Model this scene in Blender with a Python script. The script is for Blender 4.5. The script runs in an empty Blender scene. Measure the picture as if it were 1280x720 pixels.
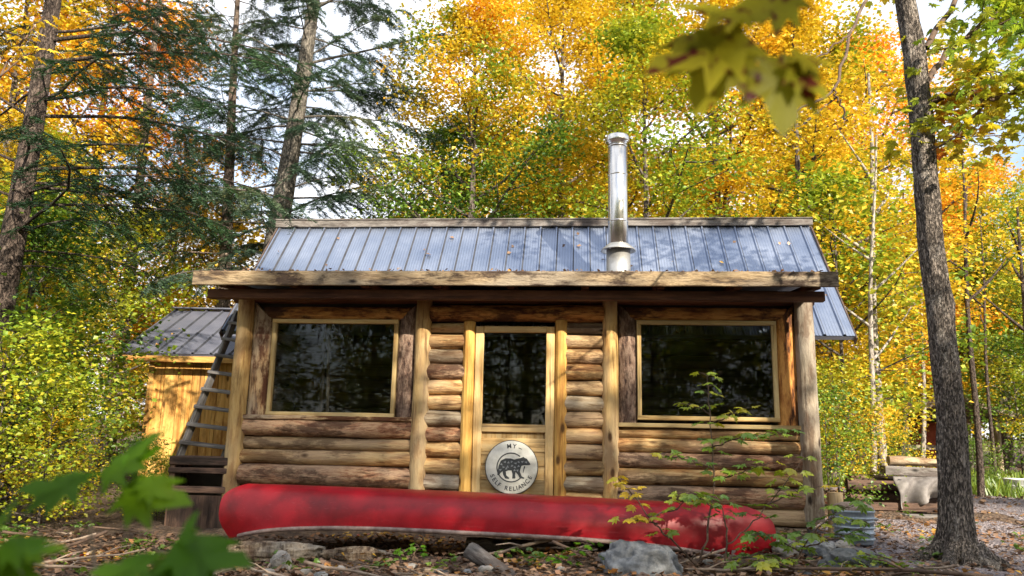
import bpy, math, random
import numpy as np
from mathutils import Matrix, Vector, noise as mnoise
R = math.radians
scene = bpy.context.scene
col = scene.collection
random.seed(7)

# ------------------------------------------------------------------ camera
FPX, PITCH, ROLL = 1000.0, R(11.3), R(1.2)
CAM = Vector((0, 0, 1.0))
cam_rot = Matrix.Rotation(math.pi/2 + PITCH, 3, 'X') @ Matrix.Rotation(ROLL, 3, 'Z')
def at(px, py, Y):
    """world point seen at photo pixel (1280x720) at depth Y: used to measure where things stand"""
    d = cam_rot @ Vector(((px-640)/FPX, -(py-360)/FPX, -1))
    return CAM + d*((Y-CAM.y)/d.y)
cd = bpy.data.cameras.new('camera'); cam = bpy.data.objects.new('camera', cd); col.objects.link(cam)
cam.matrix_world = Matrix.Translation(CAM) @ cam_rot.to_4x4()
cd.sensor_width = 36; cd.lens = 36*FPX/1280; cd.clip_end = 500; cd.clip_start = .05
cd.dof.use_dof = True; cd.dof.focus_distance = 8.7; cd.dof.aperture_fstop = 2.6
scene.camera = cam

# ------------------------------------------------------------------ mesh helpers
def rng(s): return np.random.default_rng(s)
class G:
    def __init__(s): s.V = []; s.F = {}; s.n = 0
    def add(s, v, f):
        v = np.asarray(v, float); f = np.asarray(f, np.int64)
        s.F.setdefault(f.shape[1], []).append(f + s.n); s.V.append(v); s.n += len(v)
    def merge(s, o, M=None):
        v = np.concatenate(o.V)
        if M is not None:
            m = np.array(M); v = v @ m[:3, :3].T + m[:3, 3]
        for k, fs in o.F.items(): s.F.setdefault(k, []).extend([f + s.n for f in fs])
        s.V.append(v); s.n += len(v)
    def mesh(s, name, smooth=True):
        v = np.concatenate(s.V).astype(np.float32); me = bpy.data.meshes.new(name)
        me.vertices.add(len(v)); me.vertices.foreach_set('co', v.ravel())
        idx, tot = [], []
        for k, fs in s.F.items():
            f = np.concatenate(fs); idx.append(f.ravel()); tot.append(np.full(len(f), k))
        idx = np.concatenate(idx).astype(np.int32); tot = np.concatenate(tot)
        st = np.concatenate([[0], np.cumsum(tot)[:-1]]).astype(np.int32)
        me.loops.add(len(idx)); me.loops.foreach_set('vertex_index', idx)
        me.polygons.add(len(tot)); me.polygons.foreach_set('loop_start', st)
        me.polygons.foreach_set('use_smooth', np.full(len(tot), smooth))
        me.update(calc_edges=True); me.validate()
        return me

def relmat(o):
    M = Matrix.Identity(4)
    while o is not None and o.parent is not None: M = o.matrix_basis @ M; o = o.parent
    return M
def link(name, me, m, parent=None, M=None):
    o = bpy.data.objects.new(name, me); col.objects.link(o)
    if m is not None and len(me.materials) == 0: me.materials.append(m)
    M = M if M is not None else Matrix.Identity(4)
    if parent is not None:
        o.parent = parent; o.matrix_basis = relmat(parent).inverted() @ M
    else: o.matrix_basis = M
    return o
def obj(name, g, m, parent=None, M=None, smooth=True): return link(name, g.mesh(name, smooth), m, parent, M)
def tag(o, label=None, cat=None, group=None, kind=None):
    if label: o['label'] = label
    if cat: o['category'] = cat
    if group: o['group'] = group
    if kind: o['kind'] = kind
    return o
def empty(name, loc, rz, label, cat, group=None):
    o = bpy.data.objects.new(name, None); o.empty_display_size = .2; col.objects.link(o)
    o.location = loc; o.rotation_euler = (0, 0, rz)
    return tag(o, label, cat, group)
def copy_thing(root, loc, rz, sc=(1, 1, 1), label=None, mats=None):
    r = root.copy(); col.objects.link(r); r.location = loc; r.rotation_euler = (0, 0, rz); r.scale = sc
    if label: r['label'] = label
    for ch in root.children:
        c = ch.copy(); col.objects.link(c); c.parent = r
        if mats and ch.name.split('.')[0] in mats:
            c.material_slots[0].link = 'OBJECT'; c.material_slots[0].material = mats[ch.name.split('.')[0]]
    return r

def tube(g, pts, rad, sides=8, cap=True, wob=0, seed=0):
    P = np.asarray(pts, float); n = len(P); rad = np.broadcast_to(np.asarray(rad, float), (n,))
    T = np.gradient(P, axis=0); T /= np.linalg.norm(T, axis=1)[:, None] + 1e-9
    ref = np.array([0, 0, 1.]) if abs(T[0][2]) < .9 else np.array([1., 0, 0])
    a = np.linspace(0, 2*math.pi, sides, endpoint=False); V = []
    x = np.cross(ref, T[0]); x /= np.linalg.norm(x)
    rr = rng(seed)
    for i in range(n):
        x = x - T[i]*(x @ T[i]); x /= np.linalg.norm(x); y = np.cross(T[i], x)
        r = rad[i]*(1 + (wob*rr.normal(size=sides) if wob else 0))
        V.append(P[i] + (np.cos(a)*r)[:, None]*x + (np.sin(a)*r)[:, None]*y)
    V = np.concatenate(V); i = np.arange(n-1)[:, None]*sides; j = np.arange(sides)[None]; k = (j+1) % sides
    f = np.stack([i+j, i+k, i+sides+k, i+sides+j], -1).reshape(-1, 4)
    b = g.n; g.add(V, f)
    if cap:
        for e, s in ((0, -1), (n-1, 1)):
            ring = np.arange(sides) + e*sides; c = P[e] + T[e]*rad[e]*.15*s
            vv = np.concatenate([V[ring], [c]])
            ff = [[q, (q+1) % sides, sides] if s > 0 else [(q+1) % sides, q, sides] for q in range(sides)]
            g.add(vv, ff)

def frame(p0, p1, side):
    p0, p1 = Vector(p0), Vector(p1); z = (p1-p0).normalized(); x = Vector(side); x = (x - z*x.dot(z)).normalized()
    y = z.cross(x); M = Matrix((x, y, z)).transposed().to_4x4(); M.translation = p0
    return M, (p1-p0).length
def loft(name, p0, p1, sec, m, parent=None, rings=10, taper=1.0, jit=0.0, side=(1, 0, 0), seed=0, mit0=0, mit1=0, bump=0.0, bow=0, crease=True):
    """a length of timber: section 'sec' swept from p0 to p1, its own z axis along the grain"""
    M, L = frame(p0, p1, side); sec = np.asarray(sec, float); k = len(sec); V = []; sx = seed*7.31
    for i in range(rings+1):
        t = i/rings; s = 1 + (taper-1)*t
        for j, (x, y) in enumerate(sec):
            d = 1.0
            if jit:
                d += jit*mnoise.noise(Vector((sx, t*L*1.6, 0)))*2
            x2, y2 = x*s*d, y*s*d
            if bump:
                rr = math.hypot(x, y)+1e-6; b = bump*mnoise.fractal(Vector((x*14+sx, y*14, t*L*2.2)), 1, 2, 3)
                x2 += x/rr*b; y2 += y/rr*b
            z = t*L
            if i == rings: z += mit1*x
            if i == 0: z += mit0*x
            V.append((x2 + bow*math.sin(math.pi*t), y2, z))
    g = G(); i = np.arange(rings)[:, None]*k; j = np.arange(k)[None]; q = (j+1) % k
    g.add(V, np.stack([i+j, i+q, i+k+q, i+k+j], -1).reshape(-1, 4))
    V = np.array(V)
    g.add(V[:k], [list(range(k))[::-1]]); g.add(V[-k:], [list(range(k))])
    return obj(name, g, m, parent, M, smooth=crease is False)
def circ(r, n=14, sq=1.0): return [(r*math.cos(2*math.pi*i/n), r*sq*math.sin(2*math.pi*i/n)) for i in range(n)]
def rect(w, t, c=.006):
    w, t = w/2, t/2; c = min(c, w*.4, t*.4)
    return [(w, -t+c), (w, t-c), (w-c, t), (-w+c, t), (-w, t-c), (-w, -t+c), (-w+c, -t), (w-c, -t)]
def slabsec(w, t, n=9):
    """half-round slab, flat at the back (+y), rough rounded front (-y)"""
    pts = [(w/2, t/2), (-w/2, t/2)]
    for i in range(n): 
        a = math.pi*i/(n-1); pts.append((-w/2*math.cos(a), t/2 - t*(.35+.65*math.sin(a)**.7)))
    return pts[::-1] if False else pts
def log(name, p0, p1, r, m, parent=None, seed=0, taper=.95, sides=16, jit=.06, bump=.006, sq=1.0):
    L = (Vector(p1)-Vector(p0)).length
    return loft(name, p0, p1, circ(r, sides, sq), m, parent, max(3, int(L/.14)), taper, jit, (0, 0, 1) if abs((Vector(p1)-Vector(p0)).normalized().z) < .9 else (1, 0, 0), seed, bump=bump, crease=False)

# leaf templates: y = along leaf, z = normal
KITE = (np.array([(0, 0, 0), (-.42, .5, .10), (0, 1, -.05), (.42, .5, .10)]), np.array([(0, 2, 1), (0, 3, 2)]))
NEED = (np.array([(-.5, 0, 0), (.5, 0, 0), (.3, 1, 0), (-.3, 1, 0)]), np.array([(0, 1, 2, 3)]))
_o = [(0, 0), (.10, .10), (.42, .02), (.30, .20), (.56, .38), (.40, .42), (.50, .70), (.27, .60), (.20, .66), (.17, .84), (0, 1.05)]
_o = _o + [(-x, y) for x, y in _o[-2:0:-1]]
MAPLE = (np.array([(0, .36, .0)] + [(x, y, .05 - .16*abs(x)**1.3*2 - .10*max(0, y-.6) + (.05 if i % 2 else -.02)) for i, (x, y) in enumerate(_o)]),
         np.array([(0, 1+i, 1+(i+1) % len(_o)) for i in range(len(_o))]))
def leaves(g, tpl, P, axis, nrm, S):
    v, f = tpl; P = np.asarray(P); m = len(P)
    y = axis/np.linalg.norm(axis, axis=1)[:, None]
    z = nrm - y*(nrm*y).sum(1)[:, None]; z /= np.linalg.norm(z, axis=1)[:, None] + 1e-9
    x = np.cross(y, z); S = np.broadcast_to(np.asarray(S, float).reshape(-1, 1) if np.ndim(S) <= 1 else S, (m, 3)) if np.ndim(S) != 2 else S
    A = v[None]*S[:, None, :]
    W = P[:, None] + A[..., 0:1]*x[:, None] + A[..., 1:2]*y[:, None] + A[..., 2:3]*z[:, None]
    F = f[None] + (np.arange(m)*len(v))[:, None, None]
    g.add(W.reshape(-1, 3), F.reshape(-1, f.shape[1]))
def scatter(g, rr, P, size, tpl=KITE, tilt=.55, droop=.35):
    m = len(P); a = rr.uniform(0, 2*math.pi, m)
    ax = np.stack([np.cos(a), np.sin(a), rr.normal(-droop, .35, m)], 1)
    n = np.stack([rr.normal(0, tilt, m), rr.normal(0, tilt, m), np.ones(m)], 1)
    leaves(g, tpl, P, ax, n, size*rr.uniform(.65, 1.25, m))

# ------------------------------------------------------------------ materials
def new_mat(name):
    m = bpy.data.materials.new(name); m.use_nodes = True; nt = m.node_tree; nt.nodes.clear()
    out = nt.nodes.new('ShaderNodeOutputMaterial')
    def N(t, **k):
        n = nt.nodes.new('ShaderNode'+t)
        for a, b in k.items():
            if hasattr(n, a) and a not in ('Scale',): setattr(n, a, b)
            else: n.inputs[a].default_value = b
        return n
    return m, nt, N, (lambda a, b: nt.links.new(a, b)), out
def ramp(N, stops):
    r = N('ValToRGB'); e = r.color_ramp.elements
    while len(e) < len(stops): e.new(.5)
    for q, (p, c) in zip(e, stops): q.position = p; q.color = (*c, 1) if len(c) == 3 else c
    return r
def mixc(N, L, f, a, b, mode='MIX'):
    n = N('Mix', data_type='RGBA', blend_type=mode)
    for s, v in ((n.inputs[0], f), (n.inputs[6], a), (n.inputs[7], b)):
        if hasattr(v, 'is_linked'): L(v, s)
        else: s.default_value = v if not isinstance(v, tuple) else (*v, 1)
    return n.outputs[2]
def coords(N, L, scale, stretch=1.0, rnd=True):
    tc = N('TexCoord'); mp = N('Mapping'); mp.inputs['Scale'].default_value = (scale, scale, scale/stretch)
    if rnd:
        oi = N('ObjectInfo'); mu = N('Math', operation='MULTIPLY'); mu.inputs[1].default_value = 37.0
        L(oi.outputs['Random'], mu.inputs[0]); ad = N('VectorMath', operation='ADD')
        L(tc.outputs['Object'], ad.inputs[0]); L(mu.outputs[0], ad.inputs[1]); L(ad.outputs[0], mp.inputs[0])
    else: L(tc.outputs['Object'], mp.inputs[0])
    return mp.outputs[0]
def wood(name, light, mid, dark, scale=9, stretch=12, rough=.75, stain=.5, stainc=(.05, .022, .01), grey=None, bump=.5, knots=True, gloss=.3):
    m, nt, N, L, out = new_mat(name)
    v = coords(N, L, scale, stretch)
    n1 = N('TexNoise', Scale=1.0, Detail=8.0, Roughness=.68); L(v, n1.inputs['Vector']); n1.inputs['Scale'].default_value = 1.6
    r = ramp(N, [(.36, dark), (.46, mid), (.57, light), (.70, mid)]); L(n1.outputs[0], r.inputs[0])
    v2 = coords(N, L, scale*.28, 2.5)
    n2 = N('TexNoise', Detail=6.0, Roughness=.7); n2.inputs['Scale'].default_value = 1.5; L(v2, n2.inputs['Vector'])
    r2 = ramp(N, [(.49, (0, 0, 0)), (.57, (1, 1, 1))]); L(n2.outputs[0], r2.inputs[0])
    c = r.outputs[0]
    if grey:
        v3 = coords(N, L, scale*.2, 3); n3 = N('TexNoise', Detail=4.0); n3.inputs['Scale'].default_value = 1.1; L(v3, n3.inputs['Vector'])
        r3 = ramp(N, [(.46, (0, 0, 0)), (.6, (.7, .7, .7))]); L(n3.outputs[0], r3.inputs[0]); c = mixc(N, L, r3.outputs[0], c, grey)
    f = N('Math', operation='MULTIPLY'); f.inputs[1].default_value = stain; L(r2.outputs[0], f.inputs[0])
    c = mixc(N, L, f.outputs[0], c, stainc)
    if knots:
        vk = coords(N, L, 4.5, 2.2); vo = N('TexVoronoi'); vo.inputs['Scale'].default_value = 1.0; L(vk, vo.inputs['Vector'])
        rk = ramp(N, [(.07, (1, 1, 1)), (.14, (0, 0, 0))]); L(vo.outputs['Distance'], rk.inputs[0])
        c = mixc(N, L, rk.outputs[0], c, tuple(q*.35 for q in dark))
    v4 = coords(N, L, scale*2.6, stretch*2.2); n4 = N('TexNoise', Detail=5.0, Roughness=.6); n4.inputs['Scale'].default_value = 1.2; L(v4, n4.inputs['Vector'])
    r4 = ramp(N, [(.34, (.36, .31, .28)), (.42, (1, 1, 1))]); L(n4.outputs[0], r4.inputs[0]); c = mixc(N, L, .85, c, r4.outputs[0], 'MULTIPLY')
    oi = N('ObjectInfo'); mr = N('MapRange'); mr.inputs[3].default_value = .72; mr.inputs[4].default_value = 1.22
    L(oi.outputs['Random'], mr.inputs[0]); c = mixc(N, L, 1.0, c, mr.outputs[0], 'MULTIPLY')
    b = N('BsdfPrincipled'); L(c, b.inputs['Base Color']); b.inputs['Roughness'].default_value = rough; b.inputs['Specular IOR Level'].default_value = gloss
    if bump:
        vb = coords(N, L, scale*2.2, stretch*.7); nb = N('TexNoise', Detail=6.0, Roughness=.7); L(vb, nb.inputs['Vector']); nb.inputs['Scale'].default_value = 1.5
        ad = N('Math', operation='ADD'); L(nb.outputs[0], ad.inputs[0]); L(n1.outputs[0], ad.inputs[1])
        bp = N('Bump'); bp.inputs['Strength'].default_value = bump; bp.inputs['Distance'].default_value = .02; L(ad.outputs[0], bp.inputs['Height']); L(bp.outputs[0], b.inputs['Normal'])
    L(b.outputs[0], out.inputs[0]); return m
def plain(name, c1, c2, scale=6, rough=.6, metal=0., bump=.2, stretch=1., coat=0., detail=6., spec=.5, lo=.35, hi=.65):
    m, nt, N, L, out = new_mat(name); v = coords(N, L, scale, stretch)
    n = N('TexNoise', Detail=detail, Roughness=.65); n.inputs['Scale'].default_value = 1; L(v, n.inputs['Vector'])
    r = ramp(N, [(lo, c1), (hi, c2)]); L(n.outputs[0], r.inputs[0])
    b = N('BsdfPrincipled'); L(r.outputs[0], b.inputs['Base Color']); b.inputs['Roughness'].default_value = rough; b.inputs['Metallic'].default_value = metal
    b.inputs['Coat Weight'].default_value = coat; b.inputs['Specular IOR Level'].default_value = spec
    if bump:
        bp = N('Bump'); bp.inputs['Strength'].default_value = bump; bp.inputs['Distance'].default_value = .02; L(n.outputs[0], bp.inputs['Height']); L(bp.outputs[0], b.inputs['Normal'])
    L(b.outputs[0], out.inputs[0]); return m
def leafmat(name, stops, trans=.4, nscale=.55, zmix=None, spots=False, gloss=.04):
    """leaf colours: every leaf its own shade, patches of the crown turned further than others"""
    m, nt, N, L, out = new_mat(name)
    ge = N('NewGeometry'); tc = N('TexCoord'); oi = N('ObjectInfo')
    n = N('TexNoise', Detail=3.0); n.inputs['Scale'].default_value = nscale
    ad = N('VectorMath', operation='ADD'); L(tc.outputs['Object'], ad.inputs[0]); L(oi.outputs['Location'], ad.inputs[1]); L(ad.outputs[0], n.inputs['Vector'])
    a = N('Math', operation='MULTIPLY_ADD'); a.inputs[1].default_value = .30; L(ge.outputs['Random Per Island'], a.inputs[0])
    b = N('Math', operation='MULTIPLY_ADD'); b.inputs[1].default_value = 1.9; b.inputs[2].default_value = -.60; L(n.outputs[0], b.inputs[0]); L(b.outputs[0], a.inputs[2])
    f = a.outputs[0]
    if zmix:
        sx = N('SeparateXYZ'); L(tc.outputs['Object'], sx.inputs[0]); mr = N('MapRange'); mr.inputs[1].default_value, mr.inputs[2].default_value = zmix; mr.inputs[3].default_value = -.35; mr.inputs[4].default_value = .4
        L(sx.outputs[2], mr.inputs[0]); a2 = N('Math', operation='ADD'); L(f, a2.inputs[0]); L(mr.outputs[0], a2.inputs[1]); f = a2.outputs[0]
    r = ramp(N, stops); L(f, r.inputs[0]); c = r.outputs[0]
    if spots:
        vo = N('TexNoise', Detail=2.0); vo.inputs['Scale'].default_value = 38; L(tc.outputs['Object'], vo.inputs['Vector'])
        rs = ramp(N, [(.57, (0, 0, 0)), (.62, (1, 1, 1))]); L(vo.outputs[0], rs.inputs[0]); c = mixc(N, L, rs.outputs[0], c, (.12, .02, .01))
    hs = N('HueSaturation'); mr = N('MapRange'); mr.inputs[3].default_value = .8; mr.inputs[4].default_value = 1.15
    mu = N('Math', operation='FRACT'); m8 = N('Math', operation='MULTIPLY'); m8.inputs[1].default_value = 17.3; L(ge.outputs['Random Per Island'], m8.inputs[0]); L(m8.outputs[0], mu.inputs[0]); L(mu.outputs[0], mr.inputs[0])
    L(mr.outputs[0], hs.inputs['Value']); L(c, hs.inputs['Color']); c = hs.outputs[0]
    d = N('BsdfDiffuse'); t = N('BsdfTranslucent'); L(c, d.inputs[0]); L(c, t.inputs[0])
    mx = N('MixShader'); mx.inputs[0].default_value = trans; L(d.outputs[0], mx.inputs[1]); L(t.outputs[0], mx.inputs[2])
    gl = N('BsdfGlossy'); gl.inputs['Roughness'].default_value = .45; gl.inputs['Color'].default_value = (.9, .95, 1, 1)
    m2 = N('MixShader'); m2.inputs[0].default_value = gloss; L(mx.outputs[0], m2.inputs[1]); L(gl.outputs[0], m2.inputs[2]); L(m2.outputs[0], out.inputs[0]); return m
def barkmat(name, c1, c2, c3, scale=14, stretch=4, bump=1.0, lichen=None):
    m, nt, N, L, out = new_mat(name); v = coords(N, L, scale, stretch)
    nz = N('TexNoise', Detail=4.0); nz.inputs['Scale'].default_value = .8; L(v, nz.inputs['Vector'])
    wv = mixc(N, L, .25, v, nz.outputs['Color'])
    vo = N('TexNoise', Detail=5.0, Roughness=.6, Distortion=.6); vo.inputs['Scale'].default_value = 2.4; L(v, vo.inputs['Vector'])
    n = N('TexNoise', Detail=8.0, Roughness=.7); n.inputs['Scale'].default_value = 1.4; L(v, n.inputs['Vector'])
    r = ramp(N, [(.3, c1), (.5, c2), (.7, c3)]); L(n.outputs[0], r.inputs[0])
    rv = ramp(N, [(.40, (.22, .22, .22)), (.53, (1, 1, 1))]); L(vo.outputs[0], rv.inputs[0])
    c = mixc(N, L, .8, r.outputs[0], rv.outputs[0], 'MULTIPLY')
    if lichen:
        v2 = coords(N, L, 5, 1.6); n2 = N('TexNoise', Detail=7.0, Roughness=.75); n2.inputs['Scale'].default_value = 1; L(v2, n2.inputs['Vector'])
        r2 = ramp(N, [(.55, (0, 0, 0)), (.62, (.8, .8, .8))]); L(n2.outputs[0], r2.inputs[0]); c = mixc(N, L, r2.outputs[0], c, lichen)
    b = N('BsdfPrincipled'); L(c, b.inputs['Base Color']); b.inputs['Roughness'].default_value = .9; b.inputs['Specular IOR Level'].default_value = .2
    mu = N('Math', operation='MULTIPLY_ADD'); mu.inputs[1].default_value = .6; L(rv.outputs[0], mu.inputs[0]); L(n.outputs[0], mu.inputs[2])
    bp = N('Bump'); bp.inputs['Strength'].default_value = bump; bp.inputs['Distance'].default_value = .03; L(mu.outputs[0], bp.inputs['Height']); L(bp.outputs[0], b.inputs['Normal'])
    L(b.outputs[0], out.inputs[0]); return m

M = {}
M['log'] = wood('peeled_log', (.62, .43, .20), (.47, .26, .10), (.17, .07, .024), 9, 7, stain=.65, stainc=(.06, .024, .01), grey=(.46, .34, .22), bump=.9)
M['barklog'] = wood('bark_patched_log', (.56, .36, .21), (.36, .17, .09), (.11, .045, .022), 12, 4, stain=.75, stainc=(.05, .02, .012), grey=(.42, .31, .22), bump=1.0)
M['post'] = wood('peeled_post', (.56, .38, .15), (.43, .26, .09), (.20, .09, .03), 9, 8, stain=.5, stainc=(.20, .09, .03), grey=(.46, .36, .23), bump=.6)
M['greypost'] = wood('weathered_post', (.46, .38, .27), (.32, .24, .15), (.12, .075, .04), 10, 7, stain=.6, stainc=(.12, .055, .025), grey=(.38, .34, .29), bump=.8)
M['honey'] = wood('honey_pole', (.54, .34, .10), (.45, .25, .06), (.25, .11, .025), 7, 12, stain=.25, stainc=(.2, .08, .02), bump=.3)
M['slab'] = wood('bark_slab', (.60, .42, .22), (.40, .22, .09), (.10, .04, .015), 10, 5, stain=.9, stainc=(.09, .025, .01), grey=(.40, .33, .25), bump=1.0, knots=False)
M['darkslab'] = wood('dark_bark_slab', (.40, .29, .22), (.24, .15, .11), (.05, .03, .025), 16, 3, stain=.7, stainc=(.04, .02, .015), bump=1.2, knots=False)
M['redslab'] = wood('rusty_bark_slab', (.66, .33, .09), (.40, .16, .04), (.07, .025, .01), 9, 5, stain=.9, stainc=(.05, .016, .008), bump=1.0, knots=False)
M['trim'] = wood('pale_trim', (.62, .48, .24), (.54, .38, .16), (.36, .22, .08), 9, 14, stain=.15, bump=.2, knots=False)
M['door'] = wood('door_pine', (.60, .44, .22), (.52, .34, .14), (.34, .19, .07), 8, 14, stain=.2, bump=.25)
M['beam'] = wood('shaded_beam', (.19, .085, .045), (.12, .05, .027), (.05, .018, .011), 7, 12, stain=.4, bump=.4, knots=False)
M['fascia'] = wood('weathered_fascia', (.33, .25, .15), (.21, .145, .08), (.06, .038, .024), 9, 5, stain=.95, stainc=(.04, .024, .016), grey=(.25, .215, .17), bump=.8)
M['grey'] = wood('grey_timber', (.19, .175, .165), (.11, .10, .093), (.04, .035, .032), 10, 8, stain=.8, stainc=(.07, .055, .05), bump=.6)
M['ladderw'] = wood('silvery_timber', (.30, .29, .29), (.20, .19, .19), (.08, .075, .075), 9, 12, stain=.4, stainc=(.05, .045, .045), bump=.5)
M['darkw'] = wood('dark_wet_timber', (.14, .085, .06), (.075, .045, .035), (.025, .017, .014), 8, 10, stain=.6, stainc=(.02, .014, .012), bump=.6)
M['shed'] = wood('shed_pine', (.60, .36, .11), (.48, .26, .065), (.28, .12, .025), 7, 14, stain=.55, stainc=(.22, .09, .02), bump=.3)
M['rotten'] = wood('rotten_wood', (.36, .29, .21), (.20, .14, .09), (.06, .035, .022), 10, 4, stain=.7, stainc=(.05, .03, .02), grey=(.33, .30, .26), bump=1.2)
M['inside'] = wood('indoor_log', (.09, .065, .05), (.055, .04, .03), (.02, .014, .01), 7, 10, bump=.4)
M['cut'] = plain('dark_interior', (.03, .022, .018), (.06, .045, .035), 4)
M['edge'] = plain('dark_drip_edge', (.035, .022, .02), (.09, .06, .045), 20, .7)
def roofmat():
    m, nt, N, L, out = new_mat('ribbed_steel'); v = coords(N, L, 1.3, 1, False)
    n = N('TexNoise', Detail=5.0, Roughness=.6); n.inputs['Scale'].default_value = 1.0; L(v, n.inputs['Vector'])
    r = ramp(N, [(.35, (.21, .26, .37)), (.65, (.31, .36, .47))]); L(n.outputs[0], r.inputs[0])
    b = N('BsdfPrincipled'); L(r.outputs[0], b.inputs['Base Color']); b.inputs['Metallic'].default_value = .8
    r2 = ramp(N, [(.3, (.30,)*3), (.7, (.48,)*3)]); L(n.outputs[0], r2.inputs[0]); L(r2.outputs[0], b.inputs['Roughness']); L(b.outputs[0], out.inputs[0]); return m
M['roof'] = roofmat()
M['seam'] = plain('painted_rib_shade', (.03, .032, .04), (.06, .065, .08), 6, .6, .2, 0)  # dark colour standing in for the shaded sides of the roof ribs
M['shedroof'] = plain('shed_roof_steel', (.13, .14, .19), (.21, .22, .28), 2, .42, .5, 0)
M['steel'] = plain('stainless_flue', (.44, .42, .40), (.70, .69, .67), 5, .24, 1.0, .04, 5)
M['steel2'] = plain('galvanised_flashing', (.36, .36, .35), (.52, .52, .51), 8, .45, .85, .03)
M['tub'] = plain('galvanised_tub', (.20, .25, .30), (.36, .41, .46), 12, .5, .5, .1)
M['lid'] = plain('rusty_lid', (.16, .09, .06), (.36, .30, .25), 14, .8, 0, .4)
def canoemat():
    m, nt, N, L, out = new_mat('scuffed_red_hull'); v = coords(N, L, 2.2, 1, False)
    n = N('TexNoise', Detail=8.0, Roughness=.7); n.inputs['Scale'].default_value = 1.3; L(v, n.inputs['Vector'])
    r = ramp(N, [(.35, (.17, .001, .005)), (.55, (.28, .002, .009)), (.75, (.33, .006, .015))]); L(n.outputs[0], r.inputs[0])
    mp = N('Mapping'); mp.inputs['Scale'].default_value = (3, 40, 40); tc = N('TexCoord'); L(tc.outputs['Object'], mp.inputs[0])
    n2 = N('TexNoise', Detail=6.0, Roughness=.8); n2.inputs['Scale'].default_value = 1; L(mp.outputs[0], n2.inputs['Vector'])
    r2 = ramp(N, [(.58, (0, 0, 0)), (.66, (1, 1, 1))]); L(n2.outputs[0], r2.inputs[0]); f = N('Math', operation='MULTIPLY'); f.inputs[1].default_value = .20; L(r2.outputs[0], f.inputs[0])
    c = mixc(N, L, f.outputs[0], r.outputs[0], (.50, .13, .15))
    mp3 = N('Mapping'); mp3.inputs['Scale'].default_value = (9, 22, 22); L(tc.outputs['Object'], mp3.inputs[0])
    n3 = N('TexNoise', Detail=7.0, Roughness=.8); n3.inputs['Scale'].default_value = 1; L(mp3.outputs[0], n3.inputs['Vector'])
    r3 = ramp(N, [(.63, (0, 0, 0)), (.72, (.7, .7, .7))]); L(n3.outputs[0], r3.inputs[0]); c = mixc(N, L, r3.outputs[0], c, (.07, .01, .012))
    b = N('BsdfPrincipled'); L(c, b.inputs['Base Color']); b.inputs['Specular IOR Level'].default_value = .32
    rr = ramp(N, [(.3, (.30,)*3), (.7, (.5,)*3)]); L(n2.outputs[0], rr.inputs[0]); L(rr.outputs[0], b.inputs['Roughness'])
    L(b.outputs[0], out.inputs[0]); return m
M['canoe'] = canoemat()
M['gunwale'] = plain('worn_gunwale', (.12, .075, .065), (.28, .21, .19), 14, .6, 0, .1)
M['stone'] = plain('blue_grey_stone', (.06, .068, .08), (.27, .28, .29), 9, .85, 0, 1.0, lo=.38, hi=.66, detail=12)
M['darkstone'] = plain('dark_stone', (.045, .05, .055), (.14, .15, .155), 8, .85, 0, .8, detail=10)
M['palestone'] = plain('pale_stone', (.12, .11, .10), (.31, .29, .27), 9, .9, 0, .8, detail=10)
M['tarp'] = plain('dirty_canvas', (.10, .09, .088), (.22, .205, .20), 5, .9, 0, .2)
M['white'] = plain('white_plastic', (.62, .64, .64), (.75, .76, .76), 5, .5, 0, 0)
M['signw'] = plain('sign_white', (.50, .50, .45), (.70, .70, .66), 9, .55, 0, 0)
M['signk'] = plain('sign_black', (.025, .03, .035), (.04, .045, .05), 30, .6, 0, 0)
M['signg'] = plain('sign_grey', (.16, .18, .2), (.26, .28, .3), 40, .6, 0, 0)
M['red'] = plain('red_boards', (.28, .045, .02), (.38, .08, .03), 6, .8, 0, .1)
def glassmat():
    m, nt, N, L, out = new_mat('window_glass')
    t = N('BsdfTransparent'); t.inputs[0].default_value = (.80, .83, .84, 1); g = N('BsdfGlossy'); g.inputs['Roughness'].default_value = .02
    v = coords(N, L, 3, 1); n = N('TexNoise', Detail=2.0); n.inputs['Scale'].default_value = 1; L(v, n.inputs['Vector'])
    bp = N('Bump'); bp.inputs['Strength'].default_value = .02; bp.inputs['Distance'].default_value = .05; L(n.outputs[0], bp.inputs['Height']); L(bp.outputs[0], g.inputs['Normal'])
    fr = N('Fresnel'); fr.inputs[0].default_value = 1.5; mu = N('Math', operation='MULTIPLY'); mu.inputs[1].default_value = .6; L(fr.outputs[0], mu.inputs[0])
    mx = N('MixShader'); L(mu.outputs[0], mx.inputs[0]); L(t.outputs[0], mx.inputs[1]); L(g.outputs[0], mx.inputs[2]); L(mx.outputs[0], out.inputs[0]); return m
M['glass'] = glassmat()
Y1, Y2, Y3 = (.66, .46, .02), (.78, .54, .03), (.80, .42, .018)
OR, OD, RU = (.80, .30, .014), (.68, .17, .01), (.35, .06, .01)
YG, GR, DG, LG = (.42, .42, .022), (.10, .19, .018), (.035, .09, .014), (.22, .33, .022)
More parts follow.
